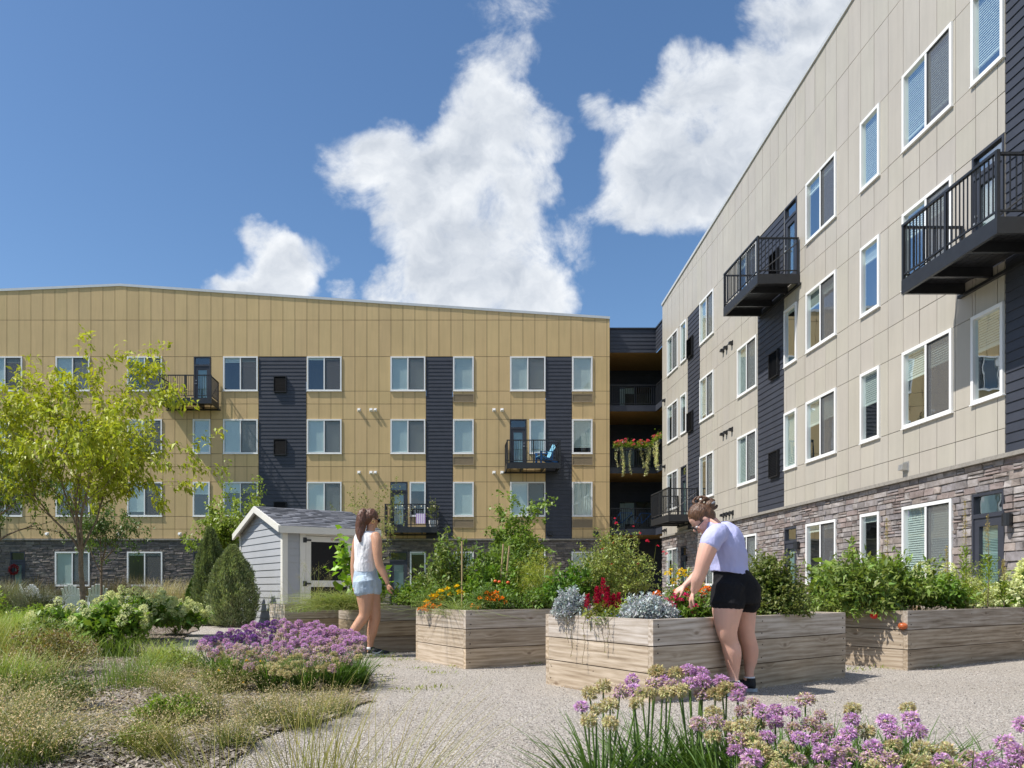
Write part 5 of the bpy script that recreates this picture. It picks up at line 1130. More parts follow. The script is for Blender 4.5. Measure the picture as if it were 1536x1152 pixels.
# second bed
A, t = bush('marigold', 'yellow and orange marigolds at the left corner of the middle bed', 'plant', (-.12, 8.95, Z0), .28, .36, 150, 16, .045, .26, (.11, .19, .045), lumps=.35)
flowers('bloom', rel(A, [W(*p, 8.8) for p in [(670, 885), (654, 893), (652, 900), (663, 903), (685, 881), (664, 897), (656, 898), (648, 896), (661, 889), (676, 893), (690, 890), (640, 905)]]), .052, (.9, .60, .008), A); flowers('bloom', rel(A, [W(*p, 8.75) for p in [(650, 910), (639, 916), (644, 908), (632, 914), (653, 912), (660, 909), (636, 911)]]), .044, (.9, .26, .008), A)
A, t = bush('marigold', 'cluster of orange marigolds along the shaded side of the middle bed', 'plant', (.50, 8.68, Z0), .30, .34, 170, 16, .045, .26, (.085, .16, .04), lumps=.3)
flowers('bloom', rel(A, [W(*p, 8.45+.04*(i % 4)) for i, p in enumerate([(709, 909), (718, 911), (731, 890), (739, 893), (746, 895), (739, 901), (752, 899), (758, 904), (730, 898), (745, 889), (720, 898), (735, 896)])]), .04, (.88, .24, .008), A)
def grasstuft(name, label, xyz, n, L, w, col, lean=.6, bend=.5, R=.08, cat='grass', group=None, tip=None, mat='leaf', heads=None, dirbias=(0, 0), hname='seed_head'):
    A = thing(name, label, cat, xyz, 0, group); a = RNG.uniform(0, 6.28, n); le = np.abs(RNG.normal(0, lean, n)); P = np.stack([RNG.normal(0, R, n), RNG.normal(0, R, n), np.zeros(n)], -1)
    D = np.stack([np.cos(a)*le+dirbias[0], np.sin(a)*le+dirbias[1], np.ones(n)], -1); LL = L*RNG.uniform(.55, 1.15, n)
    foliage('blades', [blades_geo(P, D, LL, np.full(n, w), vary(col, n, .3), bend, 5, None if tip is None else vary(tip, n, .2))], mat, A)
    if heads:
        k, hl, hs, hc, hn = heads; idx = RNG.choice(n, k); Dn = nrm(D[idx]); hz = Dn*np.array([1, 1, 0]); hz = nrm(hz); tt = RNG.uniform(1-hl, 1.0, (k, hn)); Lh = LL[idx][:, None]
        C = P[idx][:, None]+Dn[:, None]*(Lh*tt)[..., None]+hz[:, None]*(Lh*bend*tt**2)[..., None]; C[..., 2] -= Lh*bend*.55*tt**2.5; C = C+RNG.normal(0, hs*1.6, C.shape); C = C.reshape(-1, 3); m = len(C)
        foliage(hname, [leaf_geo(C, RNG.normal(0, 1, (m, 3)), hs*RNG.uniform(.7, 1.4, m), hs*RNG.uniform(.35, .6, m), vary(hc, m, .25, .06))], 'straw', A)
    return A
grasstuft('chives', 'fine grassy chives drooping over the corner of the middle bed', (.14, 8.45, Z0), 260, .42, .006, (.17, .24, .09), .9, .9, .06)
bush('tomato_plant', 'leafy green tomato plant staked at the back of the middle bed', 'plant', (.05, 10.0, Z0), .42, .92, 150, 20, .07, .45, (.12, .18, .055), lumps=.35)
bush('basil', 'bright green bushy herb in the centre of the middle bed', 'plant', (.55, 9.5, Z0), .42, .55, 200, 16, .055, .5, (.11, .20, .03), lumps=.35)
bush('tomato_plant', 'broad tomato plant with ripening fruit between the bamboo stakes', 'plant', (.75, 10.3, Z0), .55, .85, 220, 20, .075, .42, (.10, .17, .04), lumps=.35)
A, t = bush('dill', 'feathery yellow-green dill in the middle bed', 'plant', (1.15, 9.6, Z0), .34, .70, 260, 26, .05, .10, (.20, .28, .05), lumps=.3, tipcol=(.35, .36, .08))
bush('pepper_plant', 'dark glossy pepper plants at the right end of the middle bed', 'plant', (1.45, 8.95, Z0), .42, .50, 140, 14, .085, .42, (.07, .15, .025), lumps=.4)
bush('basil', 'low green herbs between the dill and the silver plant', 'plant', (.95, 8.75, Z0), .28, .30, 100, 12, .05, .5, (.09, .16, .035), lumps=.4)
A = thing('tomato', 'small red and orange tomatoes among the leaves of the middle bed', 'fruit', W(745, 873, 9.2), 0); m = MB()
for i, (a, b) in enumerate([(743, 872), (749, 873), (762, 874)]): m.ell(Vector(W(a, b, 9.2))-A.location, (Vector((.022, 0, 0)), Vector((0, .022, 0)), Vector((0, 0, .02))))
m.build('fruit', simple('tomato_skin', (.6, .10, .02), .3, .3, 9), A, smooth=True)
for i, (a, b, c, d, l) in enumerate([(693, 893, 693, 812, 'upright bamboo stake at the left of the middle bed'), (751, 870, 755, 816, 'thin bamboo stake behind the orange marigolds'), (758, 880, 764, 819, 'leaning bamboo stake right of the other two')]):
    m = MB(); p, q = W(a, b, 9.4), W(c, d, 9.4); o = Vector((p.x, p.y, Z0)); pts = [Vector((p.x-(q.x-p.x)*.3, 9.4, Z0-.0))-o, p-o, q-o]; m.tube(pts, .011, 7); tag(m.build('bamboo_stake', M['bamboo'], None, loc=o), l, 'stake', 'bamboo stakes')
# beds behind the walking woman
bush('okra_plant', 'tall plant with big lobed bright-green leaves by the shed door', 'plant', (-1.25, 10.75, Z0), .34, 1.12, 34, 9, .125, .8, (.15, .28, .03), lumps=.3, droop=.75, dv=.35, spread=.8, fold=.12)
bush('okra_plant', 'lower broad-leaved plant at the woman\'s back', 'plant', (-1.0, 10.5, Z0), .3, .62, 40, 9, .10, .75, (.16, .30, .035), lumps=.3, droop=.6, dv=.35, fold=.12)
grasstuft('ornamental_grass', 'shaggy green grass mop hanging over the shaded bed', (-1.38, 10.05, Z0+.05), 1300, .46, .0075, (.13, .19, .06), 1.0, .95, .14, tip=(.2, .25, .1))
grasstuft('ornamental_grass', 'grass mop in the left bed beside the shed door', (-1.95, 10.6, Z0), 90, .24, .006, (.12, .18, .055), 1.1, .95, .12)
bush('bean_plant', 'leafy bean plants in front of the walking woman', 'plant', (-.35, 10.55, Z0), .42, .36, 150, 15, .07, .5, (.12, .20, .045), lumps=.4)
bush('bean_plant', 'low bean foliage at the far end of the shaded bed', 'plant', (.2, 10.9, Z0), .42, .34, 130, 15, .07, .5, (.11, .19, .045), lumps=.4)
grasstuft('seeding_grass', 'tall seeding grass stalks in front of the shed door', (-1.95, 11.1, Z0), 34, .85, .005, (.24, .27, .10), .35, .35, .16, heads=(24, .22, .012, (.42, .38, .18), 26))
grasstuft('seeding_grass', 'wispy seed stalks at the shed corner', (-2.3, 11.2, Z0), 40, .42, .005, (.24, .27, .10), .5, .4, .16, heads=(18, .2, .010, (.42, .38, .18), 16))
# right hand bed
bush('zucchini', 'broad pale-green zucchini leaves at the left of the far right bed', 'plant', (4.72, 9.2, Z0), .42, .62, 50, 9, .12, .85, (.16, .26, .06), lumps=.4, droop=.5, dv=.35, fold=.1)
bush('tomato_plant', 'sprawling tomato plant tumbling over the left end of the right bed', 'plant', (4.45, 8.45, Z0), .50, .58, 230, 20, .08, .38, (.13, .20, .055), z0=-.22, lumps=.4, dv=.4, minz=-.30)
bush('tomato_plant', 'tomato foliage in the middle of the right bed', 'plant', (5.15, 8.95, Z0), .50, .62, 200, 18, .08, .36, (.125, .20, .05), lumps=.4, dv=.4)
bush('pepper_plant', 'darker leafy plants in the right bed before the blinds-covered window', 'plant', (5.75, 9.25, Z0), .45, .42, 120, 14, .085, .45, (.10, .19, .035), lumps=.4)
bush('amaranth', 'feathery yellow-green weeds at the right end of the far bed', 'plant', (6.45, 9.65, Z0), .50, .58, 200, 18, .05, .22, (.20, .27, .05), lumps=.6)
for (px, top, l) in ((1330, 778, 'tall reddish seed spike rising from the right bed'), (1447, 752, 'tallest thin weed spike in front of the window'), (1481, 772, 'tall weed spike before the patio door'), (1505, 840, 'short weed spike near the right edge'), (1420, 820, 'middling weed spike before the blinds-covered window')):
    Y = 9.3; p = W(px, top, Y); hgt = p.z-Z0; A = thing('weed_spike', l, 'plant', (p.x, Y, Z0), 0, 'weed spikes in the right bed'); m = MB(); m.tube([(0, 0, 0), (.02, 0, hgt*.5), (0, 0, hgt)], [.006, .005, .002], 5); m.build('stem', M['leaf_stem'] if 'leaf_stem' in M else M['bark'], A)
    n = 420; tt = RNG.random(n)**.8; z = hgt*(.25+.75*tt); rr = .10*(1-tt*.85)*RNG.random(n); a = RNG.uniform(0, 6.28, n); P = np.stack([np.cos(a)*rr*.6, np.sin(a)*rr*.6, z], -1); D = np.stack([np.cos(a), np.sin(a), np.full(n, 1.2)], -1); l_ = np.where(tt > .45, .018, .055)*RNG.uniform(.6, 1.3, n)
    foliage('foliage', [leaf_geo(P, D, l_, l_*.35, np.where((tt > .5)[:, None], vary((.30, .27, .09), n), vary((.17, .26, .05), n)))], 'leaf', A)
m = MB(); o = W(1354, 939, 7.9); m.ell((0, 0, 0), (Vector((.046, 0, .0)), Vector((0, .046, 0)), Vector((0, 0, .036))), 18, 12); tag(m.build('tomato', simple('tomato_orange', (.42, .10, .03), .35, .5, 14), smooth=True, loc=o), 'large orange-red tomato hanging over the right bed corner', 'tomato')
m = MB(); o = W(1311, 922, 8.1); m.ell((0, 0, 0), (Vector((.04, 0, .0)), Vector((0, .04, 0)), Vector((0, 0, .045))), 16, 10); tag(m.build('tomato', simple('tomato_red', (.55, .02, .015), .3, .3, 14), smooth=True, loc=o), 'deep red tomato among the leaves of the right bed', 'tomato')

# ---------------------------------------------------------------- hydrangeas, shrubs
def hydrangea(label, xyz, R, H, n_heads, seed, head=.06, flat=1.0, leafL=.11, only=None, lump=.2, n_sh=170):
    A, t = bush('hydrangea', label, 'shrub', xyz, R, H, n_sh, 11, leafL, .55, (.11, .20, .035), lumps=lump, flat=flat, droop=.4, dv=.35, z0=.12, group='panicle hydrangeas')
    sel = t[RNG.choice(len(t), n_heads, replace=False)]*1.04
    sel[:, 2] += .09
    for p in sel:
        rr = head*RNG.uniform(.8, 1.25); m = 130; d = nrm(RNG.normal(0, 1, (m, 3))); P = d*np.array([1, 1, 1.15])*rr*.85; l = rr*RNG.uniform(.34, .50, m); c = vary((.70, .76, .36), m, .10, .05)*np.array([1, 1, .9+RNG.random()*.3])
        o = foliage('flower_head', [leaf_geo(P, d+RNG.normal(0, .5, (m, 3)), l, l*.8, c)], 'petal', A, loc=tuple(p))
    return A
hydrangea('wide hydrangea with many cream-green flower heads right of the lime-green tree', (-4.85, 12.3, 0), .70, .66, 85, 1, .052, .7)
hydrangea('lower hydrangea with pale heads spilling towards the gravel path', (-4.75, 13.7, 0), .60, .50, 60, 2, .046, .7)
hydrangea('near hydrangea with big green leaves at the foot of the lime-green tree', (-4.15, 9.6, 0), .50, .58, 15, 3, .056, .8, .12, n_sh=120)
hydrangea('hydrangea left of the trunk with a few cream heads', (-5.5, 10.9, 0), .34, .48, 6, 4, .065, .8, .10, n_sh=100)
hydrangea('cream hydrangea at the right edge beside the far bed', (7.85, 10.3, 0), .6, .98, 40, 5, .11, .8)
hydrangea('hydrangea showing pale heads over the back of the right bed', (7.0, 11.2, 0), .7, .92, 13, 6, .10, .8)
bush('spirea', 'light green low shrub left of the lime-green tree trunk', 'shrub', (-6.7, 12.9, 0), .75, .50, 300, 16, .05, .5, (.17, .27, .045), lumps=.2)
bush('spirea', 'yellow-green leafy shrub at the far left edge', 'shrub', (-8.7, 14.6, 0), .6, .85, 200, 14, .07, .5, (.16, .26, .04), lumps=.3)
bush('catmint', 'grey-green leafy mound under the near hydrangea', 'shrub', (-4.6, 8.9, 0), .45, .42, 220, 16, .045, .45, (.12, .18, .06), lumps=.3)
bush('sedum', 'brown-flecked low mound in the left bed', 'shrub', (-3.75, 7.35, 0), .42, .40, 260, 16, .035, .4, (.12, .13, .05), lumps=.3, tipcol=(.22, .15, .09))
# ---------------------------------------------------------------- grasses
bl = (.09, .14, .10)
for (x, y, L, l, c, tp) in ((-9.9, 18.9, 1.0, 'blue-green grass clump beside the left-hand trunk', (.07, .11, .085), (.12, .14, .10)), (-12.8, 22.8, 1.2, 'blue-green grass clump at the far left edge', (.07, .12, .08), (.14, .15, .10)), (-7.2, 19.6, 1.2, 'feathery silver-green reed grass left of the small evergreen', (.13, .17, .10), (.33, .31, .24)), (-6.65, 20.2, 1.15, 'second feathery reed grass by the small evergreen', (.13, .17, .10), (.33, .31, .24))):
    grasstuft('reed_grass', l, (x, y, 0), 1000, L, .012, c, .28, .3, .2, tip=tp, heads=(160, .25, .02, (.36, .34, .26), 10))
for i, x in enumerate(np.linspace(-20.5, -8.0, 15)):
    g0 = globals().get('WALLGRASS'); 
    if i == 0: WALLGRASS = grasstuft('wall_grass', 'tall brown-tipped grass clump against the dark stone base', (x, 36.2, 0), 260, 1.45, .022, (.06, .08, .04), .16, .15, .4, tip=(.13, .11, .075), group='grass clumps along the dark stone wall')
    else: dup(WALLGRASS, (x+random.uniform(-.3, .3), 36.0+random.uniform(-.5, .4), 0), random.uniform(0, 6), scale=random.uniform(.8, 1.15))
# straw-coloured prairie grasses in the left foreground
TAN = (.62, .50, .29); pr = [(20, 1085, 1.0), (70, 1135, .9), (235, 1135, .8), (60, 1030, 1.0), (300, 1075, .9), (255, 1040, .8), (345, 1120, .7), (400, 1085, .8), (455, 1090, .7), (505, 1070, .6), (-40, 1120, 1.0), (330, 1040, .7), (30, 1150, 1.1), (-50, 1040, 1.1), (90, 990, .9)]
for i, (a, b, s) in enumerate(pr):
    g = G(a, b)
    if i in (0, 1, 2): # three different clumps, the rest are copies
        k = grasstuft('prairie_grass', 'tan-seeded prairie grass tuft in the left foreground bed', (g.x, g.y, 0), 260, .42, .0045, ((.07, .12, .025), (.05, .10, .02), (.10, .13, .035))[i], .62, .55, .09, tip=(.16, .17, .06), group='tan-seeded prairie grass tufts', heads=(180, .48, .0135, TAN, 8)); PRG = globals().setdefault('PRG', []); PRG.append(k)
        k.scale = (s,)*3
    else: dup(PRG[i % 3], (g.x, g.y, 0), random.uniform(0, 6.2), scale=s*random.uniform(.85, 1.1))
grasstuft('meadow_grass', 'upright bright-green grass clump at the left edge', (-5.25, 9.0, 0), 1500, .62, .006, (.13, .21, .035), .30, .25, .28, tip=(.24, .28, .08))
grasstuft('meadow_grass', 'second upright green grass clump behind the prairie tufts', (-4.45, 7.7, 0), 1200, .50, .006, (.13, .20, .04), .30, .25, .24, tip=(.26, .28, .09))
grasstuft('meadow_grass', 'slim green grass clump left of the purple alliums', (-2.6, 6.5, 0), 500, .34, .005, (.12, .19, .05), .35, .3, .16)
for (a, b, L_, c_, l) in ((8, 985, .62, (.10, .17, .03), 'dark green reedy clump at the very left edge'), (45, 965, .60, (.13, .21, .035), 'bright reedy clump second from the left edge'), (85, 1000, .45, (.12, .17, .045), 'brown-green grass clump before the tree trunk'), (15, 1040, .42, (.11, .16, .04), 'short dark green clump in front of the reedy grasses'), (180, 985, .36, (.10, .17, .035), 'green grass clump under the near hydrangea'), (250, 1000, .34, (.15, .20, .06), 'pale green grass clump by the path edge')):
    g = G(a, b); grasstuft('meadow_grass', l, (g.x, g.y, 0), 520, L_, .0065, c_, .34, .35, .14, tip=tuple(q*1.9 for q in c_))
for (a, b, n, l) in ((330, 1290, 34, 'airy tall grass stems fanning up at bottom left'), (470, 1285, 60, 'airy tall grass stems fanning up at bottom centre'), (560, 1300, 34, 'airy tall grass stems leaning right at bottom centre')):
    g = G(a, b); grasstuft('switch_grass', l, (g.x, g.y, 0), int(n*3.2), .60, .0040, (.08, .11, .03), .50, .22, .05, tip=(.22, .22, .08), mat='leaf_matt', heads=(n*2, .35, .0035, (.40, .34, .18), 8), dirbias=((-.25, 0, .35)[(330, 470, 560).index(a)], .1))
for (a, b, l, r_, h_, c_) in ((255, 1085, 'fresh green weed mound among the prairie grass tufts', .20, .14, (.13, .21, .03)), (345, 1035, 'yellow-dotted green mound left of the allium patch', .26, .22, (.11, .17, .035)), (215, 1120, 'low green weeds near the bottom of the bed', .13, .08, (.14, .22, .03)), (265, 1015, 'pale green feathery mound by the path', .30, .24, (.17, .23, .06)), (95, 1065, 'dark green mound among the straw grasses', .28, .22, (.08, .12, .035)), (20, 1005, 'green leafy mound under the tall grass at the left edge', .34, .30, (.09, .16, .035))):
    g = G(a, b); A, t = bush('green_mound', l, 'plant', (g.x, g.y, 0), r_, h_, 130, 14, .038, .32, c_, lumps=.5)
    if 'yellow-dotted' in l: flowers('bloom', rel(A, [tuple(np.array((g.x, g.y, 0))+q*1.05) for q in t[:9]]), .014, (.9, .55, .02), A)
def weeds():
    n = 900; gs = []
    sp = [(640, 1003), (660, 1010), (645, 1032), (690, 1000), (1150, 1012), (1290, 1005), (1330, 1002), (1400, 1000), (600, 990), (585, 985), (800, 995), (750, 996), (1530, 985), (560, 985), (570, 1022), (610, 1035), (1200, 1050), (1110, 1080), (560, 1015), (575, 1000)]
    P = []; 
    for (a, b) in sp: g = G(a, b); k = int(n/len(sp)); P.append(np.stack([RNG.normal(g.x, .09, k), RNG.normal(g.y, .05, k), np.zeros(k)], -1))
    P = np.concatenate(P); k = len(P); return foliage('ground_weeds', [leaf_geo(P, RNG.normal(0, 1, (k, 3))+np.array([0, 0, .9]), RNG.uniform(.015, .05, k), RNG.uniform(.006, .014, k), vary((.16, .20, .05), k))], 'leaf', None)
tag(weeds(), 'sparse tiny weeds sprouting from the gravel at the feet of the planters', 'weeds', kind='stuff')

# ---------------------------------------------------------------- alliums
def allium_head(kind):
    r = .5; m = 130; d = nrm(RNG.normal(0, 1, (m, 3))); d = d[d[:, 2] > -.75]; m = len(d); gs = []
    pc = {'purple': (.68, .42, .68), 'mixed': (.60, .41, .55), 'faded': (.60, .54, .32), 'dark': (.26, .11, .36)}[kind]
    for k in range(4):
        dd = nrm(d+RNG.normal(0, .55, d.shape)); l = RNG.uniform(.15, .27, m); c = vary(pc, m, .28, .08)
        if kind != 'dark':
            f = (RNG.random(m) < {'purple': .10, 'mixed': .42, 'faded': .82}[kind])[:, None]; c = np.where(f, vary((.60, .54, .28), m, .22), c)
        gs.append(leaf_geo(d*r*RNG.uniform(.6, .92, (m, 1)), dd, l, l*.42, c, .2))
    n2 = 60; d2 = nrm(RNG.normal(0, 1, (n2, 3))); gs.append(leaf_geo(d2*0, d2, np.full(n2, .40), np.full(n2, .03), vary((.20, .28, .07), n2)))
    V, F, C = join(gs); o = np_mesh('flower_head', V, F, M['petal'], None, C); me = o.data; bpy.data.objects.remove(o); return me
AH = {k: [allium_head(k) for _ in range(2)] for k in ('purple', 'mixed', 'faded', 'dark')}
def allium(label, base, heads, dia, n_leaf, leafL, seed, group, col=(.04, .085, .018)):
    """heads: world position + kind"""
    r = random.Random(seed); A = thing('allium', label, 'allium', base, 0, group); st = MB(); o = Vector(base)
    for (p, kind) in heads:
        q = Vector(p)-o; b = Vector((q.x*.25+r.uniform(-.03, .03), q.y*.25+r.uniform(-.03, .03), 0)); mid = b.lerp(q, .5)+Vector((q.x*.10, q.y*.10, .02)); st.tube([b, mid, q], [.0042, .0036, .003], 5, False)
        h = bpy.data.objects.new('flower_head', r.choice(AH[kind])); COL.objects.link(h); h.parent = A; h.location = q; s = dia*r.uniform(.8, 1.12); h.scale = (s, s, s*r.uniform(.8, .95)); h.rotation_euler = (r.uniform(-.3, .3), r.uniform(-.3, .3), r.uniform(0, 6))
    st.cur = (1, 1, 1); m, T, p_ = (None, None, None); st.build('stem', M['allium_stem'], A)
    n = n_leaf; a = RNG.uniform(0, 6.28, n); le = np.abs(RNG.normal(.25, .35, n)); P = np.stack([np.cos(a)*RNG.random(n)*.10, np.sin(a)*RNG.random(n)*.10, np.zeros(n)], -1)
    foliage('foliage', [blades_geo(P, np.stack([np.cos(a)*le, np.sin(a)*le, np.ones(n)], -1), leafL*RNG.uniform(.5, 1.1, n), np.full(n, .0105), vary(col, n, .4), .32, 5, vary((col[0]*1.6, col[1]*1.6, col[2]*1.5), n))], 'leaf', A); return A
M['allium_stem'] = simple('allium_stem', (.10, .17, .035), .6, .2, 9)
# patch in the middle distance: clumps over a mound, heads at measured places
R_ = random.Random(4); patch = []
def midheads():
    pts = []
    tries = 0
    while len(pts) < 190 and tries < 9000:
        tries += 1; x = R_.uniform(300, 545); top = np.interp(x, [300, 340, 380, 430, 480, 545], [962, 948, 936, 932, 936, 952]); bot = np.interp(x, [300, 330, 380, 430, 500, 545], [972, 992, 1006, 1012, 1004, 985]); y = R_.uniform(top, bot)
        if all(((x-a)/9.5)**2+((y-b)/6.2)**2 > 1 for a, b in pts): pts.append((x, y))
    return pts
cl = [(330, 7.1), (385, 7.5), (440, 7.4), (495, 7.2), (350, 6.3), (405, 6.2), (455, 6.2), (505, 6.3), (535, 6.6), (425, 6.8)]
names = ['at the left tip', 'at the back left', 'at the back', 'at the back right', 'at the front left', 'at the front', 'at the front centre', 'at the front right', 'at the right tip by the walking woman', 'in the heart']
hd = {i: [] for i in range(len(cl))}
for (x, y) in midheads():
    f = (y-932)/80.; Y = 7.7-1.75*f+R_.uniform(-.15, .15); p = W(x, y, Y); 
    if p.z < .17: Y = (.82-.2)*FOC/(y-HZ); p = W(x, y, Y)
    i = min(range(len(cl)), key=lambda k: (XB(cl[k][0], cl[k][1])-p.x)**2+(cl[k][1]-p.y)**2)
    t = (y-930)/80+R_.uniform(-.22, .22); kind = 'dark' if (x < 415 and y < 962 and R_.random() < .62) else ('purple' if t < .48 else ('mixed' if t < .8 else 'faded')); hd[i].append((p, kind))
for i, (x, Y) in enumerate(cl): allium(f'purple allium clump {names[i]} of the mid-garden patch', (XB(x, Y), Y, 0), hd[i], .074, 240, .36, i, 'alliums in the mid-garden patch')
# foreground drift
fg = []
tries = 0
def ok(x, y, L, dx=15, dy=13): return all(((x-a)/dx)**2+((y-b)/dy)**2 > 1 for a, b, *_ in L)
spec = [(948, 1020, 'purple'), (950, 1036, 'purple'), (885, 1040, 'faded'), (905, 1030, 'faded'), (930, 1038, 'mixed'), (872, 1060, 'purple'), (895, 1064, 'faded'), (915, 1058, 'faded'), (915, 1085, 'faded'), (962, 1040, 'faded'), (980, 1025, 'mixed'), (975, 1040, 'faded'), (995, 1022, 'purple'), (1013, 1010, 'faded'), (1032, 1005, 'purple'), (1052, 1010, 'purple'), (1054, 1022, 'purple'), (1008, 1030, 'mixed'), (1035, 1025, 'purple'), (1022, 1036, 'faded'), (1052, 1042, 'mixed'), (1000, 1040, 'faded'), (1082, 1022, 'purple'), (1090, 1033, 'faded'), (1073, 1042, 'faded'), (1108, 1033, 'purple'), (1106, 1046, 'purple'), (1047, 1086, 'mixed'), (1070, 1070, 'faded'), (1075, 1083, 'mixed'), (1095, 1092, 'faded'), (1070, 1105, 'faded'), (883, 1080, 'faded'), (955, 1055, 'faded'), (985, 1008, 'faded'), (1536, 1088, 'purple'), (1208, 1050, 'mixed'), (1362, 1062, 'faded'), (1366, 1078, 'purple')]
for s in spec: fg.append(s)
while len(fg) < 112 and tries < 20000:
    tries += 1; x = R_.uniform(1095, 1560); top = np.interp(x, [1095, 1140, 1200, 1290, 1370, 1410, 1450, 1500, 1560], [1048, 1036, 1050, 1066, 1078, 1122, 1130, 1112, 1128]); y = R_.uniform(top, min(1175, top+115))
    if ok(x, y, fg, 19, 15): fg.append((x, y, R_.choice(['purple', 'purple', 'purple', 'mixed', 'mixed', 'faded' if y > top+25 else 'purple', 'faded'])))
fc = [(905, 2.75), (975, 2.85), (1045, 2.85), (1110, 2.75), (1175, 2.75), (1235, 2.7), (1300, 2.65), (1360, 2.6), (1200, 2.35), (1290, 2.3), (1380, 2.25), (1450, 2.35), (1530, 2.35), (1100, 2.4)]
fn = ['leftmost', 'second from the left', 'third from the left, below the bending woman', 'fourth from the left', 'under the far shoe of the bending woman', 'fifth along the back', 'sixth along the back', 'at the right of the back row', 'low in the front, left', 'low in the front, centre', 'low in the front, right', 'near the lower right', 'at the right edge', 'low in the gap left of centre']
hd = {i: [] for i in range(len(fc))}
for (x, y, kind) in fg:
    Y = float(np.interp(y, [1005, 1175], [2.95, 2.2]))+R_.uniform(-.06, .06); p = W(x, y, Y)
    if p.z < .16: p.z = .16
    i = min(range(len(fc)), key=lambda k: (XB(fc[k][0], fc[k][1])-p.x)**2+.6*(fc[k][1]-p.y)**2); hd[i].append((p, kind))
for i, (x, Y) in enumerate(fc): allium(f'foreground allium clump {fn[i]} of the drift', (XB(x, Y), Y, 0), hd[i], .056, 210, .42, 50+i, 'alliums in the foreground drift')
# ---------------------------------------------------------------- chairs, balcony things
def adirondack(label, loc, rz, slat='white_paint', frame='white_paint', group=None):
    A = thing('adirondack_chair', label, 'chair', loc, rz, group)   # faces local -y
    m = MB()
    for k in range(5): y = -.24+k*.105; m.bar((-.27, y, .37-k*.028), (.27, y, .37-k*.028), .09, .02, (0, 0, 1))
    m.build('seat', M[slat], A); m = MB()
    for k in range(6):
        x = (k-2.5)*.088; top = .98-.035*abs(k-2.5)**1.6; m.bar((x*.85, .20, .27), (x*1.15, .50, top), .078, .018, (0, 1, .4))
    m.bar((-.27, .345, .60), (.27, .345, .60), .02, .06, (0, 0, 1)); m.build('backrest', M[slat], A)
    for s in (-1, 1):
        m = MB(); m.bar((s*.31, -.32, .55), (s*.31, .38, .57), .12, .022, (0, 0, 1)); m.build('armrest', M[frame], A)
        m = MB(); m.bar((s*.28, -.26, 0), (s*.28, -.26, .54), .025, .10, (0, 1, 0)); m.build('leg', M[frame], A)
        m = MB(); m.bar((s*.255, -.28, .36), (s*.255, .62, .05), .025, .11, (0, 0, 1)); m.bar((s*.28, .34, .56), (s*.28, .30, .18), .025, .06, (0, 1, 0)); m.build('leg', M[frame], A)
    return A
c0 = adirondack('white slatted garden chair nearest the left edge of the group, seen from behind', (-14.2, 27.0, 0), 2.2, group='white garden chairs on the lawn')
for (px, Y, rz, l) in ((63, 27.5, 2.9, 'white slatted garden chair second from the left on the lawn'), (112, 26.5, 3.3, 'white garden chair half hidden left of the tree trunk'), (146, 26.0, 3.6, 'white garden chair just right of the tree trunk'), (207, 26.5, 4.6, 'white garden chair turned sideways, farthest right on the lawn')):
    dup(c0, (XB(px, Y), Y, 0), rz, l)
m = thing('side_table', 'low white table between the garden chairs', 'table', (XB(90, 26.8), 26.8, 0)); q = MB(); q.box(-.5, .5, -.2, .2, .40, .44); q.build('table_top', M['white_paint'], m)
for a, b in ((-.4, -.15), (.4, -.15), (-.4, .15), (.4, .15)): q = MB(); q.box(a-.025, a+.025, b-.025, b+.025, 0, .398); q.build('leg', M['white_paint'], m)
adirondack('blue slatted armchair on the balcony beside the charcoal strip', (4.75, 37.25, 6.795), 5.0, 'pale_blue_paint', 'blue_paint')
A = thing('striped_towel', 'lilac and white striped towel over the lower balcony rail', 'towel', (-.35, 36.75, 3.8)); q = MB()
A.location = (XB(631, 36.75), 36.75, 3.85)
for k in range(9): q.box(-.22+k*.049, -.22+(k+1)*.049, -.02, -.008, .05, .52, col=(.55, .36, .72) if k % 2 == 0 else (.8, .78, .82))
q.build('cloth', simple('towel_cloth', (1, 1, 1), .9, .05, attr=True), A)
def pot(label, loc, r, h, mat='white_paint'):
    A = thing('potted_plant', label, 'plant', loc); m = MB(); m.tube([(0, 0, 0), (0, 0, h*.5), (0, 0, h)], [r*.72, r*.95, r], 14); m.build('pot', M[mat], A, smooth=False); return A
A = pot('potted shrub on the lower balcony next to the striped towel', (XB(650, 36.95), 37.15, 3.76), .22, .32)
b, t = shoots(60, .32, 1.25, .2, lumps=.4); P, D, tt = along(b+np.array([0, 0, .3]), t, 14); n = len(P); foliage('foliage', [leaf_geo(P, RNG.normal(0, 1, (n, 3)), RNG.uniform(.04, .09, n), RNG.uniform(.02, .04, n), vary((.13, .17, .06), n))], 'leaf', A)
def string_lights():
    A = thing('string_lights', 'small globe lights strung along the lower balcony rail', 'lights', (-1.6, 36.76, 4.7)); w = MB(); g = MB(); pts = []
    for k in range(25): x = -1.2+2.4*k/24; pts.append((x, -.04, .08-.10*math.sin(k/24*math.pi*3)**2))
    w.tube(pts, .006, 5); w.build('cable', M['black_metal'], A)
    for k in range(2, 24, 3): g.ell((pts[k][0], -.04, pts[k][2]-.05), (Vector((.03, 0, 0)), Vector((0, .03, 0)), Vector((0, 0, .035))), 8, 6)
    g.build('bulb', simple('bulb', (.8, .72, .5), .2, .05), A)
string_lights()
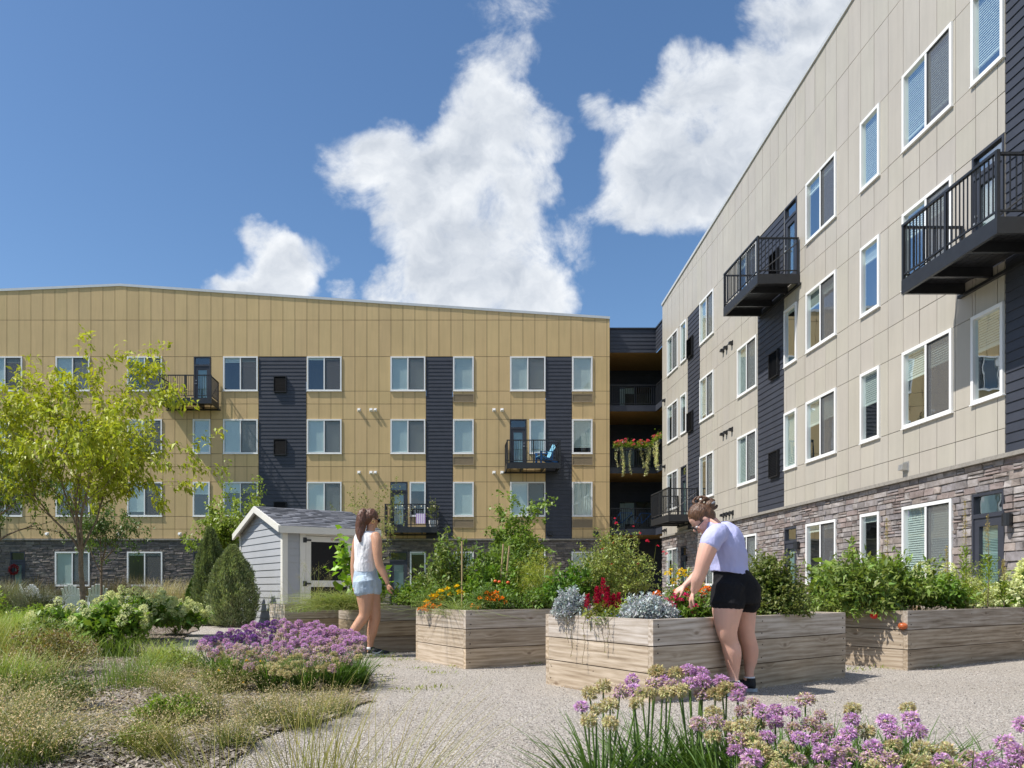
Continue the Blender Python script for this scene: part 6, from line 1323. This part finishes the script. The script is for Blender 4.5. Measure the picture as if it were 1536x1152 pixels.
def flower_box(label, loc, w, rz=0):
    A = thing('flower_box', label, 'planter', loc, rz, 'flower boxes on the corner balcony'); m = MB(); m.box(-w/2, w/2, -.16, 0, -.18, 0); m.build('box', M['charcoal_siding'], A)
    n = 900; P = np.stack([RNG.uniform(-w/2, w/2, n)*1.12, RNG.normal(-.1, .09, n), np.abs(RNG.normal(0, .13, n))-.05], -1); l = RNG.uniform(.05, .12, n)
    foliage('foliage', [leaf_geo(P, RNG.normal(0, 1, (n, 3))+np.array([0, -.3, .3]), l, l*.5, vary((.16, .26, .045), n))], 'leaf', A)
    k = int(w*26); flowers('bloom', np.stack([RNG.uniform(-w/2, w/2, k), RNG.normal(-.16, .06, k), RNG.uniform(.02, .33, k)], -1), .075, (.80, .13, .17), A)
    flowers('bloom', np.stack([RNG.uniform(-w/2, w/2, 5), RNG.normal(-.16, .05, 5), RNG.uniform(.05, .2, 5)], -1), .06, (.7, .72, .75), A)
    gs = []
    for x in RNG.uniform(-w/2*.8, w/2*.8, 5):
        L = RNG.uniform(.8, 1.5); n = int(L*110); s = RNG.random(n); P = np.stack([x+.07*np.sin(s*4+x*9)+RNG.normal(0, .03, n), RNG.normal(-.2, .03, n), -.05-s*L], -1); l = RNG.uniform(.03, .065, n); gs.append(leaf_geo(P, RNG.normal(0, 1, (n, 3)), l, l*.8, vary((.50, .55, .40), n, .2)))
    foliage('trailing_vine', gs, 'leaf', A); return A
flower_box('left flower box of coral blooms with long trailing vines', (XB(935, 38.25), 38.2, 7.78), .95); flower_box('middle flower box of coral blooms with trailing vines', (XB(967, 38.25), 38.2, 7.78), .75); flower_box('right flower box of coral blooms round the balcony corner, set highest', (10.38, 37.4, 8.0), .9, -math.pi/2)
def bicycle(label, loc, rz):
    A = thing('bicycle', label, 'bicycle', loc, rz, 'bicycles on the corner balcony')
    for x in (-.52, .52):
        m = MB(); m.tube([(x+.33*math.cos(a), 0, .34+.33*math.sin(a)) for a in np.linspace(0, 2*math.pi, 25)], .02, 6, False); o = m.build('wheel', M['black_metal'], A); m = MB()
        for k in range(9): a = k*math.pi/9; m.bar((x-.32*math.cos(a), 0, .34-.32*math.sin(a)), (x+.32*math.cos(a), 0, .34+.32*math.sin(a)), .004, .004, (0, 1, 0))
        m.build('spokes', M['galvanised'], o)
    m = MB()
    for a, b in (((-.52, 0, .34), (-.12, 0, .30)), ((-.12, 0, .30), (.38, 0, .78)), ((-.22, 0, .80), (-.12, 0, .30)), ((-.22, 0, .80), (.38, 0, .80)), ((-.52, 0, .34), (-.22, 0, .78)), ((.38, 0, .85), (.52, 0, .34))): m.tube([a, b], .017, 7)
    m.build('frame', M['blue_paint'], A); m = MB(); m.tube([(.36, -.26, 1.0), (.40, 0, .95), (.36, .26, 1.0)], .013, 6); m.tube([(.38, 0, .85), (.40, 0, .95)], .013, 6); m.build('handlebar', M['black_metal'], A)
    m = MB(); m.ell((-.24, 0, .90), (Vector((.13, 0, 0)), Vector((0, .07, 0)), Vector((0, 0, .03)))); m.tube([(-.22, 0, .8), (-.24, 0, .9)], .012, 6); m.build('saddle', M['black_metal'], A); return A
b0 = bicycle('bicycle parked against the left side of the lowest corner balcony rail', (8.95, 38.75, 3.8), .1); dup(b0, (10.0, 38.9, 3.8), .25, 'second bicycle standing right of the first behind the corner rail')
A = thing('wreath', 'red wreath hanging on the dark ground-floor door at far left', 'wreath', (bx(23), YB-.12, 1.75)); n = 400; a = RNG.uniform(0, 6.28, n); P = np.stack([np.cos(a)*.2, RNG.normal(-.03, .02, n), np.sin(a)*.2], -1)+RNG.normal(0, .03, (n, 3)); foliage('foliage', [leaf_geo(P, RNG.normal(0, 1, (n, 3)), np.full(n, .08), np.full(n, .04), vary((.35, .03, .03), n))], 'petal', A)
# foundation planting along the grey wing
for i, (y, h) in enumerate(((30, .9), (26, 1.0), (21, .8))):
    bush('foundation_shrub', ('small shrub by the far door of the grey wing', 'rounded shrub along the grey wing', 'shrub by the middle patio door of the grey wing')[i], 'shrub', (9.2, y, 0), .6, h, 120, 14, .07, .5, (.09, .15, .035))
